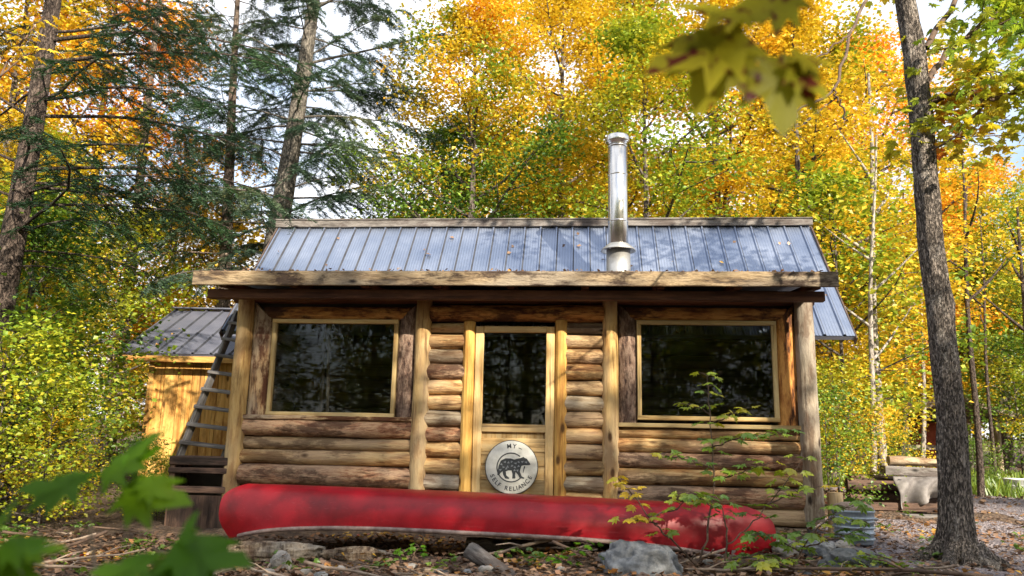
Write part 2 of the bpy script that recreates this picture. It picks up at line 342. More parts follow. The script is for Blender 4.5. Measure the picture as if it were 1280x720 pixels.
LM = {
 'yellow': leafmat('yellow_leaf', [(.0, YG), (.35, Y1), (.7, Y2), (1, Y3)]),
 'gold': leafmat('gold_leaf', [(.0, LG), (.25, YG), (.45, Y1), (.75, Y2), (1, Y3)]),
 'orange': leafmat('orange_leaf', [(.0, Y2), (.4, Y3), (.75, OR), (1, OD)]),
 'ygreen': leafmat('yellow_green_leaf', [(.0, GR), (.3, LG), (.6, YG), (.85, Y1), (1, Y2)]),
 'turning': leafmat('turning_leaf', [(.0, DG), (.25, GR), (.5, LG), (.68, Y1), (.9, Y2), (1, Y3)], zmix=(4.5, 12)),
 'green': leafmat('green_leaf', [(.0, DG), (.45, GR), (.8, LG), (1, YG)]),
 'near': leafmat('near_maple_leaf', [(.0, (.05, .15, .008)), (.5, (.10, .24, .008)), (.8, (.17, .31, .01)), (1, (.3, .33, .015))], nscale=2.5, trans=.55, gloss=.01),
 'sapyel': leafmat('sapling_leaf', [(.0, (.04, .12, .015)), (.22, (.12, .22, .02)), (.4, LG), (.6, YG), (.85, Y1), (1, Y2)], nscale=1.4),
 'spot': leafmat('spotted_leaf', [(.0, (.11, .15, .012)), (.4, (.30, .29, .016)), (1, (.46, .37, .018))], spots=True, nscale=2, trans=.5, gloss=.006),
 'bough': leafmat('bough_leaf', [(.0, GR), (.3, LG), (.6, YG), (.85, Y1), (1, OD)], nscale=.9, trans=.55),
 'needle': leafmat('hemlock_needle', [(.0, (.012, .035, .016)), (.5, (.03, .075, .026)), (.85, (.055, .11, .03)), (1, (.12, .15, .03))], trans=.2),
 'bluen': leafmat('blue_hemlock_needle', [(.0, (.035, .07, .045)), (.5, (.08, .14, .085)), (.85, (.15, .19, .10)), (1, (.32, .29, .09))], trans=.25),
 'litter': leafmat('fallen_leaf', [(.0, (.07, .035, .022)), (.2, (.13, .07, .04)), (.4, (.24, .15, .09)), (.55, (.15, .095, .07)), (.7, (.32, .14, .04)), (.82, (.48, .28, .03)), (.92, (.36, .30, .25)), (1, (.36, .06, .02))], trans=.1, nscale=1.2),
 'grass': leafmat('grass_blade', [(.0, (.06, .12, .015)), (.5, (.14, .22, .02)), (1, (.3, .33, .03))]),
}
M['bark'] = barkmat('grey_bark', (.05, .042, .038), (.14, .115, .10), (.26, .225, .20))
M['rightbark'] = barkmat('blotched_maple_bark', (.075, .065, .058), (.26, .22, .19), (.50, .43, .37), 34, 3.2, 1.4, (.50, .45, .40))
M['hembark'] = barkmat('hemlock_bark', (.07, .05, .042), (.18, .135, .11), (.32, .26, .21), 22, 2.6, 1.2)
M['darkbark'] = barkmat('dark_hemlock_bark', (.045, .032, .027), (.11, .083, .07), (.21, .17, .14), 22, 2.6, 1.2)
M['greybark'] = barkmat('grey_hemlock_bark', (.07, .062, .055), (.16, .145, .125), (.28, .255, .22), 18, 2.6, 1.0)
M['palebark'] = barkmat('pale_bark', (.20, .17, .15), (.36, .32, .28), (.50, .46, .42), 12, 3, .5)
M['twig'] = plain('twig_bark', (.05, .03, .022), (.14, .09, .06), 20, .85)
M['deadtwig'] = plain('dead_twig', (.16, .11, .08), (.34, .27, .21), 20, .85)

# ------------------------------------------------------------------ ground
def hz(x, y):
    z = .10 + .019*max(0, y-6.5) + .012*max(0, y-30)
    z += .016*max(-6, min(3, x)) if y > 2 else .016*max(-6, min(3, x))*max(0, y/2)
    z += .12*mnoise.fractal(Vector((x*.22, y*.22, 3)), 1, 2, 3)*min(1, abs(y)/8)
    z += .045*mnoise.fractal(Vector((x*1.3, y*1.3, 9)), 1, 2, 3) + .016*mnoise.noise(Vector((x*6, y*6, 1)))
    return z
xs = np.concatenate([np.linspace(-120, -14, 24), np.linspace(-13, -6, 36), np.arange(-5.9, 9.4, .085), np.linspace(9.6, 24, 60), np.linspace(26, 120, 20)])
ys = np.concatenate([np.linspace(-60, 2.5, 26), np.arange(3, 5.4, .2), np.arange(5.5, 11.6, .085), np.linspace(11.8, 24, 60), np.linspace(26, 160, 30)])
nx, ny = len(xs), len(ys)
GZ = np.array([[hz(x, y) for x in xs] for y in ys])
XX, YY = np.meshgrid(xs, ys)
gv = np.stack([XX, YY, GZ], -1).reshape(-1, 3)
ii, jj = np.meshgrid(np.arange(ny-1), np.arange(nx-1), indexing='ij')
gf = np.stack([ii*nx+jj, ii*nx+jj+1, (ii+1)*nx+jj+1, (ii+1)*nx+jj], -1).reshape(-1, 4)
def groundmat(name, stops, stops2, sc):
    m, nt, N, L, out = new_mat(name); v = coords(N, L, 1, 1, False)
    n = N('TexNoise', Detail=10.0, Roughness=.75); n.inputs['Scale'].default_value = sc; L(v, n.inputs['Vector'])
    r = ramp(N, stops); L(n.outputs[0], r.inputs[0])
    vo = N('TexVoronoi'); vo.inputs['Scale'].default_value = sc*5; L(v, vo.inputs['Vector'])
    r2 = ramp(N, stops2); sp = N('SeparateColor'); L(vo.outputs['Color'], sp.inputs[0]); L(sp.outputs[0], r2.inputs[0])
    n3 = N('TexNoise', Detail=3.0); n3.inputs['Scale'].default_value = 1.1; L(v, n3.inputs['Vector']); r3 = ramp(N, [(.4, (0, 0, 0)), (.6, (1, 1, 1))]); L(n3.outputs[0], r3.inputs[0])
    c = mixc(N, L, .55, r.outputs[0], r2.outputs[0])
    b = N('BsdfPrincipled'); L(c, b.inputs['Base Color']); b.inputs['Roughness'].default_value = .95; b.inputs['Specular IOR Level'].default_value = .15
    ad = N('Math', operation='ADD'); L(n.outputs[0], ad.inputs[0]); L(vo.outputs['Distance'], ad.inputs[1])
    bp = N('Bump'); bp.inputs['Strength'].default_value = .9; bp.inputs['Distance'].default_value = .03; L(ad.outputs[0], bp.inputs['Height']); L(bp.outputs[0], b.inputs['Normal'])
    L(b.outputs[0], out.inputs[0]); return m
M['soil'] = groundmat('forest_soil', [(.3, (.03, .02, .015)), (.5, (.085, .06, .045)), (.7, (.16, .12, .09))], [(0, (.05, .035, .025)), (.4, (.14, .09, .06)), (.7, (.10, .08, .07)), (1, (.24, .16, .09))], 6)
M['gravel'] = groundmat('path_gravel', [(.3, (.10, .085, .09)), (.5, (.19, .165, .175)), (.7, (.30, .27, .28))], [(0, (.12, .10, .11)), (.4, (.22, .20, .22)), (.7, (.30, .25, .25)), (1, (.40, .37, .38))], 9)
g = G(); g.add(gv, gf); tag(obj('ground', g, M['soil']), 'brown forest floor of soil and leaf litter', 'ground', kind='structure')
cx, cy = gv[gf].mean(1)[:, 0], gv[gf].mean(1)[:, 1]
nz = np.array([.5*mnoise.noise(Vector((a*.9, b*.9, 4))) for a, b in zip(cx, cy)])
inpath = (cx > 2.7 + nz + .12*np.abs(cy-9)) & (cy > 6.2) & (cy < 17.5 + nz*2) & (cx < 17) & ~((cx < 6.3) & (cy > 9.9 + nz*.3))
g = G(); g.add(gv + np.array([0, 0, .005]), gf[inpath]); tag(obj('gravel_path', g, M['gravel']), 'grey gravel path strewn with leaves right of the cabin', 'path', kind='structure')

# ------------------------------------------------------------------ cabin
TH = R(-5); CO = Vector((.13, 8.7, 0))
cabin = empty('log_cabin', CO, TH, 'log cabin with wide dark windows and a blue-grey ribbed steel roof', 'cabin')
def cw(x, d, z): return Matrix.Translation(CO) @ Matrix.Rotation(TH, 4, 'Z') @ Vector((x, d, z))
MW = Matrix.Translation(CO) @ Matrix.Rotation(TH, 4, 'Z')
# posts
for k, (x, r, m, z1) in enumerate([(-3.145, .098, 'post', 2.60), (-1.10, .094, 'post', 2.60), (.948, .09, 'post', 2.60), (3.0, .105, 'greypost', 2.60)]):
    log('post', (x, -.02, .33), (x, -.02, z1), r, M[m], cabin, 3+k, .93, 20, .03, .006)
tag(log('post_stub', (3.24, .05, .12), (3.24, .05, .62), .085, M['post'], cabin, 9, .95))
# wall logs
def stack(x0, x1, zs, mats, seed, d=.02):
    rr = random.Random(seed)
    for k in range(len(zs)-1):
        zc = (zs[k]+zs[k+1])/2; r = (zs[k+1]-zs[k])/2*1.02
        f = rr.random() < .5
        a, b = ((x0, d+rr.uniform(-.015, .015), zc), (x1, d+rr.uniform(-.015, .015), zc + rr.uniform(-.008, .008)))
        log('wall_log', a if f else b, b if f else a, r, M[mats[k % len(mats)]], cabin, seed*20+k, .97, 16, .05 if x1-x0 > 1 else .025, .009)
stack(-3.06, -1.17, [.18, .36, .545, .775, .93, 1.075, 1.275], ['log', 'barklog', 'barklog', 'log', 'log', 'barklog'], 1)
stack(1.02, 2.92, [.05, .27, .44, .65, .82, .985, 1.125, 1.24], ['greypost', 'log', 'barklog', 'log', 'barklog', 'log', 'log'], 2)
zz = np.concatenate([[.2, .37], np.cumsum([.54] + [.17, .165, .172, .16, .175, .168, .165, .175, .165, .165, .12])])
stack(-1.07, -.60, list(zz), ['log', 'barklog', 'greypost', 'log'], 3, .015)
stack(.43, .92, list(zz + .012), ['log', 'log', 'greypost', 'log', 'log'], 4, .015)
# headers, plate and beam
log('header_log', (-1.03, .0, 2.45), (.88, .0, 2.455), .095, M['redslab'], cabin, 51, 1, 16, .05, .012)
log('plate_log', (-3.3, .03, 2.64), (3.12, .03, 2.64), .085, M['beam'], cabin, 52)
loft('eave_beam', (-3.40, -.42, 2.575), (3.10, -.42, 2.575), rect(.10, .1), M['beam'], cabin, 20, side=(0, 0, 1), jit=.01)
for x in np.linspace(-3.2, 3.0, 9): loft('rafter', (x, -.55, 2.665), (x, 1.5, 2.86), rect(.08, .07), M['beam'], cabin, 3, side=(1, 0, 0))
# backing walls (dark chinking behind the logs), interior
def boxm(name, x0, x1, y0, y1, z0, z1, m, parent=cabin):
    return loft(name, ((x0+x1)/2, (y0+y1)/2, z0), ((x0+x1)/2, (y0+y1)/2, z1), rect(x1-x0, y1-y0, .003), m, parent, 1)
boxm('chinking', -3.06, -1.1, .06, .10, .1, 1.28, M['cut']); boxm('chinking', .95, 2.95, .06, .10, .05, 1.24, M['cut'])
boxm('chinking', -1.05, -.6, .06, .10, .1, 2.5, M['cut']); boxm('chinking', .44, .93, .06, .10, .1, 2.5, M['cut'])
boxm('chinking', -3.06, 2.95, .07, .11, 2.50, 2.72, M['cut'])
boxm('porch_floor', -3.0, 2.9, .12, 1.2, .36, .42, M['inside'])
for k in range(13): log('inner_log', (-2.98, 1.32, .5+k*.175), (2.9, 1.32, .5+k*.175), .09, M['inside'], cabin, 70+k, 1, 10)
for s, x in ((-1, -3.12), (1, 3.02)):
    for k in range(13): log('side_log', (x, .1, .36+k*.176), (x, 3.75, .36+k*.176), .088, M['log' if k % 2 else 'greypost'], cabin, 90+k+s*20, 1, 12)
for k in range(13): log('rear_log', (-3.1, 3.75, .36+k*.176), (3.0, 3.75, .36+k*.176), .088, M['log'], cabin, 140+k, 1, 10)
for s, x in ((-1, -3.12), (1, 3.02)):
    g = G(); t = .06
    tri = [(1.25, 2.55), (3.85, 2.55), (2.55, 4.12)]
    V = [(x-t/2, a, b) for a, b in tri] + [(x+t/2, a, b) for a, b in tri]
    g.add(V, [(0, 2, 1), (3, 4, 5)]); g.add(V, [(0, 1, 4, 3), (1, 2, 5, 4), (2, 0, 3, 5)]); obj('gable', g, M['greypost'], cabin, smooth=False)
loft('pole', (-2.42, .62, .42), (-2.38, .5, 2.45), circ(.022, 8), M['inside'], cabin, 4)
loft('pole', (-2.31, .66, .42), (-2.34, .5, 2.4), circ(.02, 8), M['rotten'], cabin, 4)
# windows
def window(x0, x1, z0, z1, cl, cr, ct, sill):
    w = .045; g = G()
    fr = loft('window', (x0, -.005, z0+w/2), (x1, -.005, z0+w/2), rect(w, .07), M['trim'], cabin, 8, side=(0, 0, 1), jit=.03)
    loft('frame_rail', (x0, -.005, z1-w/2), (x1, -.005, z1-w/2), rect(w, .07), M['trim'], fr, 8, side=(0, 0, 1), jit=.03)
    loft('frame_stile', (x0+w/2, -.004, z0+w), (x0+w/2, -.004, z1-w), rect(w, .07), M['trim'], fr, 8, jit=.03)
    loft('frame_stile', (x1-w/2, -.004, z0+w), (x1-w/2, -.004, z1-w), rect(w, .07), M['trim'], fr, 8, jit=.03)
    gl = G(); V = [(x0+w, .012, z0+w), (x1-w, .012, z0+w), (x1-w, .012, z1-w), (x0+w, .012, z1-w)]
    gl.add(V + [(a, .018, c) for a, b, c in V], [(0, 1, 2, 3), (7, 6, 5, 4)]); obj('pane', gl, M['glass'], fr, smooth=False)
    cz = z1 + .20
    # casing slabs: mitred at the top corners
    loft('casing', ((cl+x0)/2, .012, sill), ((cl+x0)/2, .012, z1+.09), slabsec(x0-cl-.004, .085), M['slab' if x0 < 0 else 'darkslab'], fr, 12, mit1=-.9, seed=int(cl*10), bump=.010, jit=.02)
    loft('casing', ((cr+x1)/2, .012, sill), ((cr+x1)/2, .012, z1+.09), slabsec(cr-x1-.004, .085), M['darkslab' if x0 < 0 else 'redslab'], fr, 12, mit1=.9, seed=int(cr*10), bump=.010, jit=.02)
    loft('header', (x0-.09, .008, z1+.075), (x1+.09, .008, z1+.075), slabsec(.145, .085), M['redslab'], fr, 14, side=(0, 0, -1), seed=int(x0*3), bump=.01, mit0=.6, mit1=-.6)
    loft('sill', (cl-.02, -.015, sill-.022), (cr+.02, -.015, sill-.022), rect(.045, .10), M['trim' if x0 > 0 else 'slab'], fr, 10, side=(0, 0, 1), jit=.03)
window(-2.82, -1.385, 1.295, 2.37, -3.06, -1.185, 2.55, 1.30)
window(1.235, 2.705, 1.32, 2.385, 1.035, 2.91, 2.55, 1.285)
# door
loft('door_jamb', (-.585, -.03, .33), (-.585, -.03, 2.35), circ(.066, 12), M['honey'], cabin, 12, jit=.03)
loft('door_jamb', (.42, -.03, .33), (.42, -.03, 2.37), circ(.066, 12), M['honey'], cabin, 12, jit=.03)
door = loft('door', (-.09, .0, .40), (-.09, .0, 1.17), rect(.72, .04), M['door'], cabin, 1)
for k in range(5): loft('panel_board', (-.43, -.022, .45+k*.145), (.26, -.022, .45+k*.145), rect(.141, .022, .004), M['door'], door, 2, side=(0, 0, 1))
loft('stile', (-.468, -.03, .38), (-.468, -.03, 2.30), rect(.09, .05), M['door'], door, 14, jit=.05); loft('stile', (.305, -.03, .38), (.305, -.03, 2.30), rect(.09, .05), M['door'], door, 14, jit=.05)
loft('rail', (-.42, -.03, 1.205), (.26, -.03, 1.205), rect(.085, .05), M['door'], door, 6, side=(0, 0, 1)); loft('rail', (-.42, -.03, 2.27), (.26, -.03, 2.27), rect(.07, .05), M['door'], door, 6, side=(0, 0, 1))
gl = G(); V = [(-.423, -.022, 1.245), (.26, -.022, 1.245), (.26, -.022, 2.235), (-.423, -.022, 2.235)]
gl.add(V + [(a, -.016, c) for a, b, c in V], [(0, 1, 2, 3), (7, 6, 5, 4)]); obj('pane', gl, M['glass'], door, smooth=False)
# roofs
def ribbed(p0, u, v, W, Lg, sp=.229, minor=4, t=.024):
    """ribbed sheet from corner p0: u across, v down the slope; ribs run along v"""
    u, v = Vector(u).normalized(), Vector(v).normalized(); n = u.cross(v).normalized()
    if n.z < 0: n = -n
    prof = []; x = 0
    while x < W-.01:
        e = min(sp, W-x)
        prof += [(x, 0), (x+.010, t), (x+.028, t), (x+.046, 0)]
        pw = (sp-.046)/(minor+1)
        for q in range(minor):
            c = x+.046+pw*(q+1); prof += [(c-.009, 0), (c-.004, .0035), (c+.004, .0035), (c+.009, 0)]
        x += sp
    prof = [(a, b) for a, b in prof if a <= W] + [(W, 0)]
    shade_faces = [i for i in range(len(prof)-1) if abs(prof[i][1]-t) < 1e-6 and prof[i+1][1] == 0]
    P0 = Vector(p0); V = [P0+u*a+n*b for a, b in prof] + [P0+u*a+n*b+v*Lg for a, b in prof]; k = len(prof)
    g = G(); g.add([tuple(q) for q in V], [(i, i+1, k+i+1, k+i) for i in range(k-1)])
    d = [P0-n*.012, P0+u*W-n*.012, P0+u*W+v*Lg-n*.012, P0+v*Lg-n*.012]; d2 = [q-n*.05 for q in d]
    g.add([tuple(q) for q in d+d2], [(0, 1, 2, 3), (7, 6, 5, 4), (0, 4, 5, 1), (1, 5, 6, 2), (2, 6, 7, 3), (3, 7, 4, 0)])
    g.seam = shade_faces; return g
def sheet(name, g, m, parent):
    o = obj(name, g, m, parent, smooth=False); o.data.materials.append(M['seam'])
    for i in g.seam: o.data.polygons[i].material_index = 1  # one side of every rib gets the painted shade
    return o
SL = Vector((0, -1.62, -1.80)); LS = SL.length
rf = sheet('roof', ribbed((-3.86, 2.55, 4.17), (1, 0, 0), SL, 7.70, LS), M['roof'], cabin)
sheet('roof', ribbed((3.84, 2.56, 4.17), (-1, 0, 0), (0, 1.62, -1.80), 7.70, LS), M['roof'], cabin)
loft('ridge_board', (-3.90, 2.50, 4.20), (3.88, 2.50, 4.21), rect(.105, .035), M['grey'], rf, 24, side=(0, 0, 1), jit=.05)
loft('ridge_board', (-3.90, 2.60, 4.20), (3.88, 2.60, 4.20), rect(.105, .035), M['grey'], rf, 24, side=(0, 0, 1), jit=.05)
loft('ridge_cap', (-3.90, 2.55, 4.262), (3.88, 2.55, 4.262), rect(.16, .022), M['grey'], rf, 24, side=(0, 1, 0), jit=.05)
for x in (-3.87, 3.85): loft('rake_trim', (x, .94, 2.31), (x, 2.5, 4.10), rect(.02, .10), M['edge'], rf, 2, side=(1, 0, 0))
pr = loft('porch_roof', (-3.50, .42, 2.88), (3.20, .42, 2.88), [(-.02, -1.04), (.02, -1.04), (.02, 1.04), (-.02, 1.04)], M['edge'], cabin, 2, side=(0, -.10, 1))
loft('fascia', (-3.50, -.615, 2.712), (3.19, -.615, 2.718), rect(.152, .04), M['fascia'], pr, 40, side=(0, 0, 1), jit=.03, bump=.003)
# debris of leaves and twigs caught on the eave
g = G(); rr = rng(5); P = np.stack([rr.uniform(-3.45, 3.1, 260), rr.uniform(-.6, -.4, 260), np.full(260, 2.80)], 1); P[:, 2] += rr.uniform(0, .02, 260) + .1*(P[:, 1]+.6)
scatter(g, rr, P, .05, tilt=.8); o = obj('leaf_debris', g, LM['litter'], pr); tag(o, kind='stuff')
g = G(); n = 90; A = rr.uniform(0, 7.6, n); Bv = LS*(1-rr.uniform(0, 1, n)**1.5*.9); un, vn = np.array([1., 0, 0]), np.array(SL/LS); nn = np.array([0, -.743, .669])*1.0
P = np.array([-3.86, 2.55, 4.17]) + A[:, None]*un + Bv[:, None]*vn + np.array([0, -.74, .67])*.012
leaves(g, KITE, P, np.stack([rr.normal(size=n), rr.normal(size=n)*.7, rr.normal(size=n)*.7], 1), np.tile(nn, (n, 1)) + rr.normal(0, .2, (n, 3)), .07*rr.uniform(.6, 1.2, n)); o = obj('leaf_debris', g, LM['litter'], rf); tag(o, kind='stuff')
# chimney
def lathe(prof, sides=32):
    g = G(); a = np.linspace(0, 2*math.pi, sides, endpoint=False); k = len(prof)
    V = [(r*math.cos(t), r*math.sin(t), z) for r, z in prof for t in a]
    i = np.arange(k-1)[:, None]*sides; j = np.arange(sides)[None]; q = (j+1) % sides
    g.add(V, np.stack([i+j, i+q, i+sides+q, i+sides+j], -1).reshape(-1, 4)); return g
ch = cw(1.10, 1.2, 2.9); CM = Matrix.Translation((1.10, 1.2, 2.85))
zt = (cw(0, 0, 0).y*0 + 1.0)
chim = obj('chimney', lathe([(.0, 0), (.125, 0), (.125, 1.98), (.118, 1.985)]), M['steel'], cabin, CM)
obj('flashing', lathe([(.155, 0), (.15, .62), (.128, .625)]), M['steel2'], chim, CM)
obj('storm_collar', lathe([(.127, .70), (.14, .69), (.215, .625), (.222, .61), (.20, .612), (.127, .64)]), M['steel2'], chim, CM)
for z in (.98, 1.60): obj('pipe_band', lathe([(.125, z), (.129, z+.003), (.129, z+.02), (.125, z+.023)]), M['steel'], chim, CM)
obj('cap', lathe([(.10, 1.985), (.128, 1.99), (.128, 2.01), (.10, 2.012), (.10, 2.03), (.128, 2.032), (.128, 2.05), (.15, 2.055), (.155, 2.075), (.155, 2.125), (.14, 2.145), (.0, 2.155)]), M['steel'], chim, CM)

# ------------------------------------------------------------------ sign on the door
sign = empty('round_sign', cw(-.09, -.062, .80), TH, 'round white sign with a black bear emblem on the cabin door', 'sign')
RS = .275; FR = Matrix.Rotation(math.pi/2, 4, 'X')
obj('board', lathe([(0, -.012), (RS, -.012), (RS, .010), (RS-.006, .014), (0, .014)], 64), M['signw'], sign, FR)
obj('rim', lathe([(RS, -.014), (RS+.006, -.012), (RS+.006, .010), (RS, .012)], 64), M['signk'], sign, FR)
def letter(chs, r, ang, size, bottom):
    cu = bpy.data.curves.new('t', 'FONT'); cu.body = chs; cu.size = size; cu.align_x = 'CENTER'; cu.extrude = .0005; cu.offset = .0012
    to = bpy.data.objects.new('t', cu); col.objects.link(to); bpy.context.view_layer.update()
    me = bpy.data.meshes.new_from_object(to.evaluated_get(bpy.context.evaluated_depsgraph_get()))
    v = np.array([tuple(q.co) for q in me.vertices]); fs = [list(p.vertices) for p in me.polygons]
    if not bottom: T = Matrix.Translation((r*math.sin(ang), r*math.cos(ang), .0150)) @ Matrix.Rotation(-ang, 4, 'Z')
    else: T = Matrix.Translation((r*math.sin(ang), -r*math.cos(ang), .0150)) @ Matrix.Rotation(ang, 4, 'Z')
    m = np.array(T); v = v @ m[:3, :3].T + m[:3, 3]
    lg = G(); by = {}
    for f in fs: by.setdefault(len(f), []).append(f)
    base = 0
    for k, f in by.items():
        lg.F.setdefault(k, []).append(np.array(f)+base)
    lg.V.append(v); lg.n += len(v)
    obj('letter', lg, M['signk'], sign, FR, smooth=False)
    bpy.data.objects.remove(to); bpy.data.curves.remove(cu); bpy.data.meshes.remove(me)
for c, a in (('M', -.13), ('Y', .13), ('\u2013', .43)): letter(c, .198, a, .064, False)
for c, a in zip('SELF RELIANCE', [-1.27, -1.08, -.90, -.735, 0, -.36, -.165, .02, .15, .30, .51, .74, .965]):
    if c != ' ': letter(c, .241, a+.13, .061, True)
eg = G()
arc = [(.148*math.cos(t)-.005, .148*math.sin(t)-.002, .0165) for t in np.linspace(R(50), R(318), 60)]
for w in (.0062,):
    A = np.array(arc); c = np.array([-.005, -.002, .0165]); d = (A-c)/np.linalg.norm(A-c, axis=1)[:, None]
    V = np.concatenate([A-d*w, A+d*w]); k = len(A); eg.add(V, [(i, i+k, i+k+1, i+1) for i in range(k-1)])
obj('ring', eg, M['signk'], sign, FR, smooth=False)
# walking bear cut-out: outline measured on the sign (units of sign radius)
B = [(-.52, -.18), (-.48, .05), (-.40, .24), (-.22, .33), (-.02, .33), (.12, .29), (.25, .33), (.38, .36), (.47, .40), (.52, .36), (.60, .33), (.72, .17), (.74, .11), (.66, .09), (.50, .09), (.40, .06), (.36, -.06), (.34, -.16), (.42, -.33), (.52, -.38), (.50, -.42), (.34, -.40), (.26, -.26), (.18, -.18), (.16, -.30), (.18, -.38), (.16, -.42), (.05, -.42), (.06, -.26), (.02, -.12), (-.10, -.12), (-.20, -.16), (-.18, -.30), (-.06, -.40), (-.08, -.44), (-.22, -.42), (-.30, -.28), (-.32, -.16), (-.40, -.22), (-.46, -.32), (-.52, -.30)]
bme = bpy.data.meshes.new('bear_emblem')
import bmesh
bm = bmesh.new(); vs = [bm.verts.new((x*RS-.004, y*RS, .0155)) for x, y in B]; f = bm.faces.new(vs); bmesh.ops.triangulate(bm, faces=[f])
ex = bmesh.ops.extrude_face_region(bm, geom=list(bm.faces)); bmesh.ops.translate(bm, vec=(0, 0, .0012), verts=[v for v in ex['geom'] if isinstance(v, bmesh.types.BMVert)])
bmesh.ops.recalc_face_normals(bm, faces=list(bm.faces)); bm.to_mesh(bme); bm.free()
link('bear_emblem', bme, M['signk'], sign, FR)
fg = G(); rr = random.Random(3)
for (x, y) in [(-.38, .1), (-.25, .2), (-.3, .0), (-.12, .18), (-.15, .02), (.0, .2), (.02, .05), (.15, .15), (.14, 0), (.28, .2), (.27, .04), (.42, .22), (.55, .2), (-.42, -.1), (-.2, -.05), (.24, -.12), (.12, -.1)]:
    a = rr.uniform(0, 6.28); s = .065
    fg.add([((x+s*math.cos(a+q))*RS, (y+s*.8*math.sin(a+q))*RS, .0172) for q in (0, 1.7, 3.9)], [(0, 1, 2)])
obj('facet', fg, M['signg'], sign, FR, smooth=False)
sg = G(); sg.add([(.48*RS, .06*RS, .016), (.53*RS, .04*RS, .016), (.46*RS, -.2*RS, .016), (.44*RS, -.2*RS, .016)], [(0, 1, 2, 3)]); obj('mark', sg, M['signk'], sign, FR, smooth=False)

# ------------------------------------------------------------------ canoe
LC, BC = 2.47, .43
canoe = empty('canoe', cw(-.20, -1.42, 0), TH + R(-2.0), 'long red canoe lying upside down in front of the cabin', 'canoe')
canoe.rotation_euler = (0, R(.95), TH + R(-2.0))
def hull(off):
    nu, nv = 90, 29; V = []
    for i in range(nu+1):
        u = -1 + 2*i/nu; au = abs(u)
        B = (BC-off)*max(.012, (1-au**2.5))**.85
        gz = .30 - .20*au**3.2; kz = .605 - .012*au**2
        D = kz - gz
        for j in range(nv):
            p = -math.pi/2 + math.pi*j/(nv-1); sn, cs = math.sin(p), math.cos(p); n = 2.7
            q = abs(cs)**(2/n); y = B*math.copysign(abs(sn)**(2/n), sn); z = gz + (D-off)*q
            e = max(0, (au-.72)/.28)**1.5
            r = (.25*max(0, (q-.42)/.58)**4.2 + .13*max(0, (.42-q)/.42)**1.6)*e
            V.append((u*LC - math.copysign(r, u), y, z))
    return V, nu, nv
V, nu, nv = hull(0); V2, _, _ = hull(.01)
g = G(); i = np.arange(nu)[:, None]*nv; j = np.arange(nv-1)[None]
F = np.stack([i+j, i+nv+j, i+nv+j+1, i+j+1], -1).reshape(-1, 4); g.add(V, F); g.add(V2, F[:, ::-1])
obj('hull', g, M['canoe'], canoe)
for jv in (0, nv-1):
    g = G(); P = np.array([V[k*nv+jv] for k in range(nu+1)]); P[:, 1] += math.copysign(.006, P[nu//2, 1])
    s = slice(3, -3); tube(g, P[s], .019, 8); obj('gunwale', g, M['gunwale'], canoe)
for x in (-.9, .0, 1.0):
    b = .40*(1-abs(x/LC)**2.5)**.85; loft('thwart', (x, -b, .33), (x, b, .33), rect(.06, .02), M['rotten'], canoe, 2)

# ------------------------------------------------------------------ shed on the left
sp = at(148, 441, 13)
SHW = 2.6
shed = empty('board_shed', (-6.4, 13, 0), 0, 'small shed of upright honey-yellow boards left of the cabin', 'shed')
S = lambda x, y, z: (x, y, z)
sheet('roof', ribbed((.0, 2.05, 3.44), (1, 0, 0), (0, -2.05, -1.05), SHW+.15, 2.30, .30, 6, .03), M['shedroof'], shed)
obj('roof', ribbed((SHW+.15, 2.05, 3.44), (-1, 0, 0), (0, 2.05, -1.05), SHW+.15, 2.30, .30, 6, .02), M['shedroof'], shed, smooth=False)
loft('ridge_cap', (-.03, 2.05, 3.475), (SHW+.18, 2.05, 3.475), rect(.22, .025), M['shedroof'], shed, 2, side=(0, 1, 0))
loft('fascia', (.02, -.02, 2.30), (SHW+.13, -.02, 2.30), rect(.10, .03), M['shed'], shed, 6, side=(0, 0, 1))
x = .50
rr = random.Random(4)
while x < SHW-.1:
    w = rr.choice([.2, .23, .26]); loft('wall_board', (x+w/2, .26+rr.uniform(0, .006), .15), (x+w/2, .26+rr.uniform(0, .006), 2.42), rect(w-.008, .025), M['shed'], shed, 3); x += w
for s in (.50, SHW-.1):
    for k in range(12): loft('side_board', (s, .4+k*.28, .15), (s, .4+k*.28, 2.55+ (1-abs(k-5.7)/6)*.75), rect(.025, .27), M['shed'], shed, 1)
loft('corner_board', (.485, .235, .15), (.485, .235, 2.44), rect(.09, .025), M['shed'], shed, 3)
boxm('back_wall', .5, SHW-.1, 3.75, 3.8, .1, 2.5, M['shed'], shed)

# ------------------------------------------------------------------ ladder and step box at the cabin's left corner
b0, t0 = at(224, 572, 9.35), at(296, 393, 9.75)
ladder = empty('wooden_ladder', (b0.x, b0.y, b0.z), 0, 'silvery wooden ladder with flat treads leaning on the cabin corner', 'ladder')
up = t0 - b0; off = Vector((.46, .10, -.05))
for s in (0, 1): loft('stringer', tuple(off*s - up*.02), tuple(up*1.02 + off*s), rect(.05, .085), M['ladderw'], ladder, 3, side=(1, -.4, 0))
for k in range(8):
    p = up*(.10 + k*.119); loft('tread', tuple(p - off*.08 + Vector((0, -.06, 0))), tuple(p + off*1.06 + Vector((0, -.06, 0))), rect(.10, .035), M['ladderw'], ladder, 2, side=(0, 1, .15), seed=k)
sb = at(216, 571, 9.0)
box = empty('plank_step_box', (-3.68, 8.92, .05), R(-3), 'dark weathered plank box standing under the foot of the ladder', 'step box')
for z, h in ((.74, .085), (.64, .06), (.44, .07)): loft('front_board', (0, 0, z), (.66, 0, z), rect(h, .04), M['darkw'], box, 3, side=(0, 0, 1))
for x in (.03, .62):
    for y in (.03, .40): loft('corner_post', (x, y, -.05), (x, y, .74), rect(.06, .06), M['darkw'], box, 2)
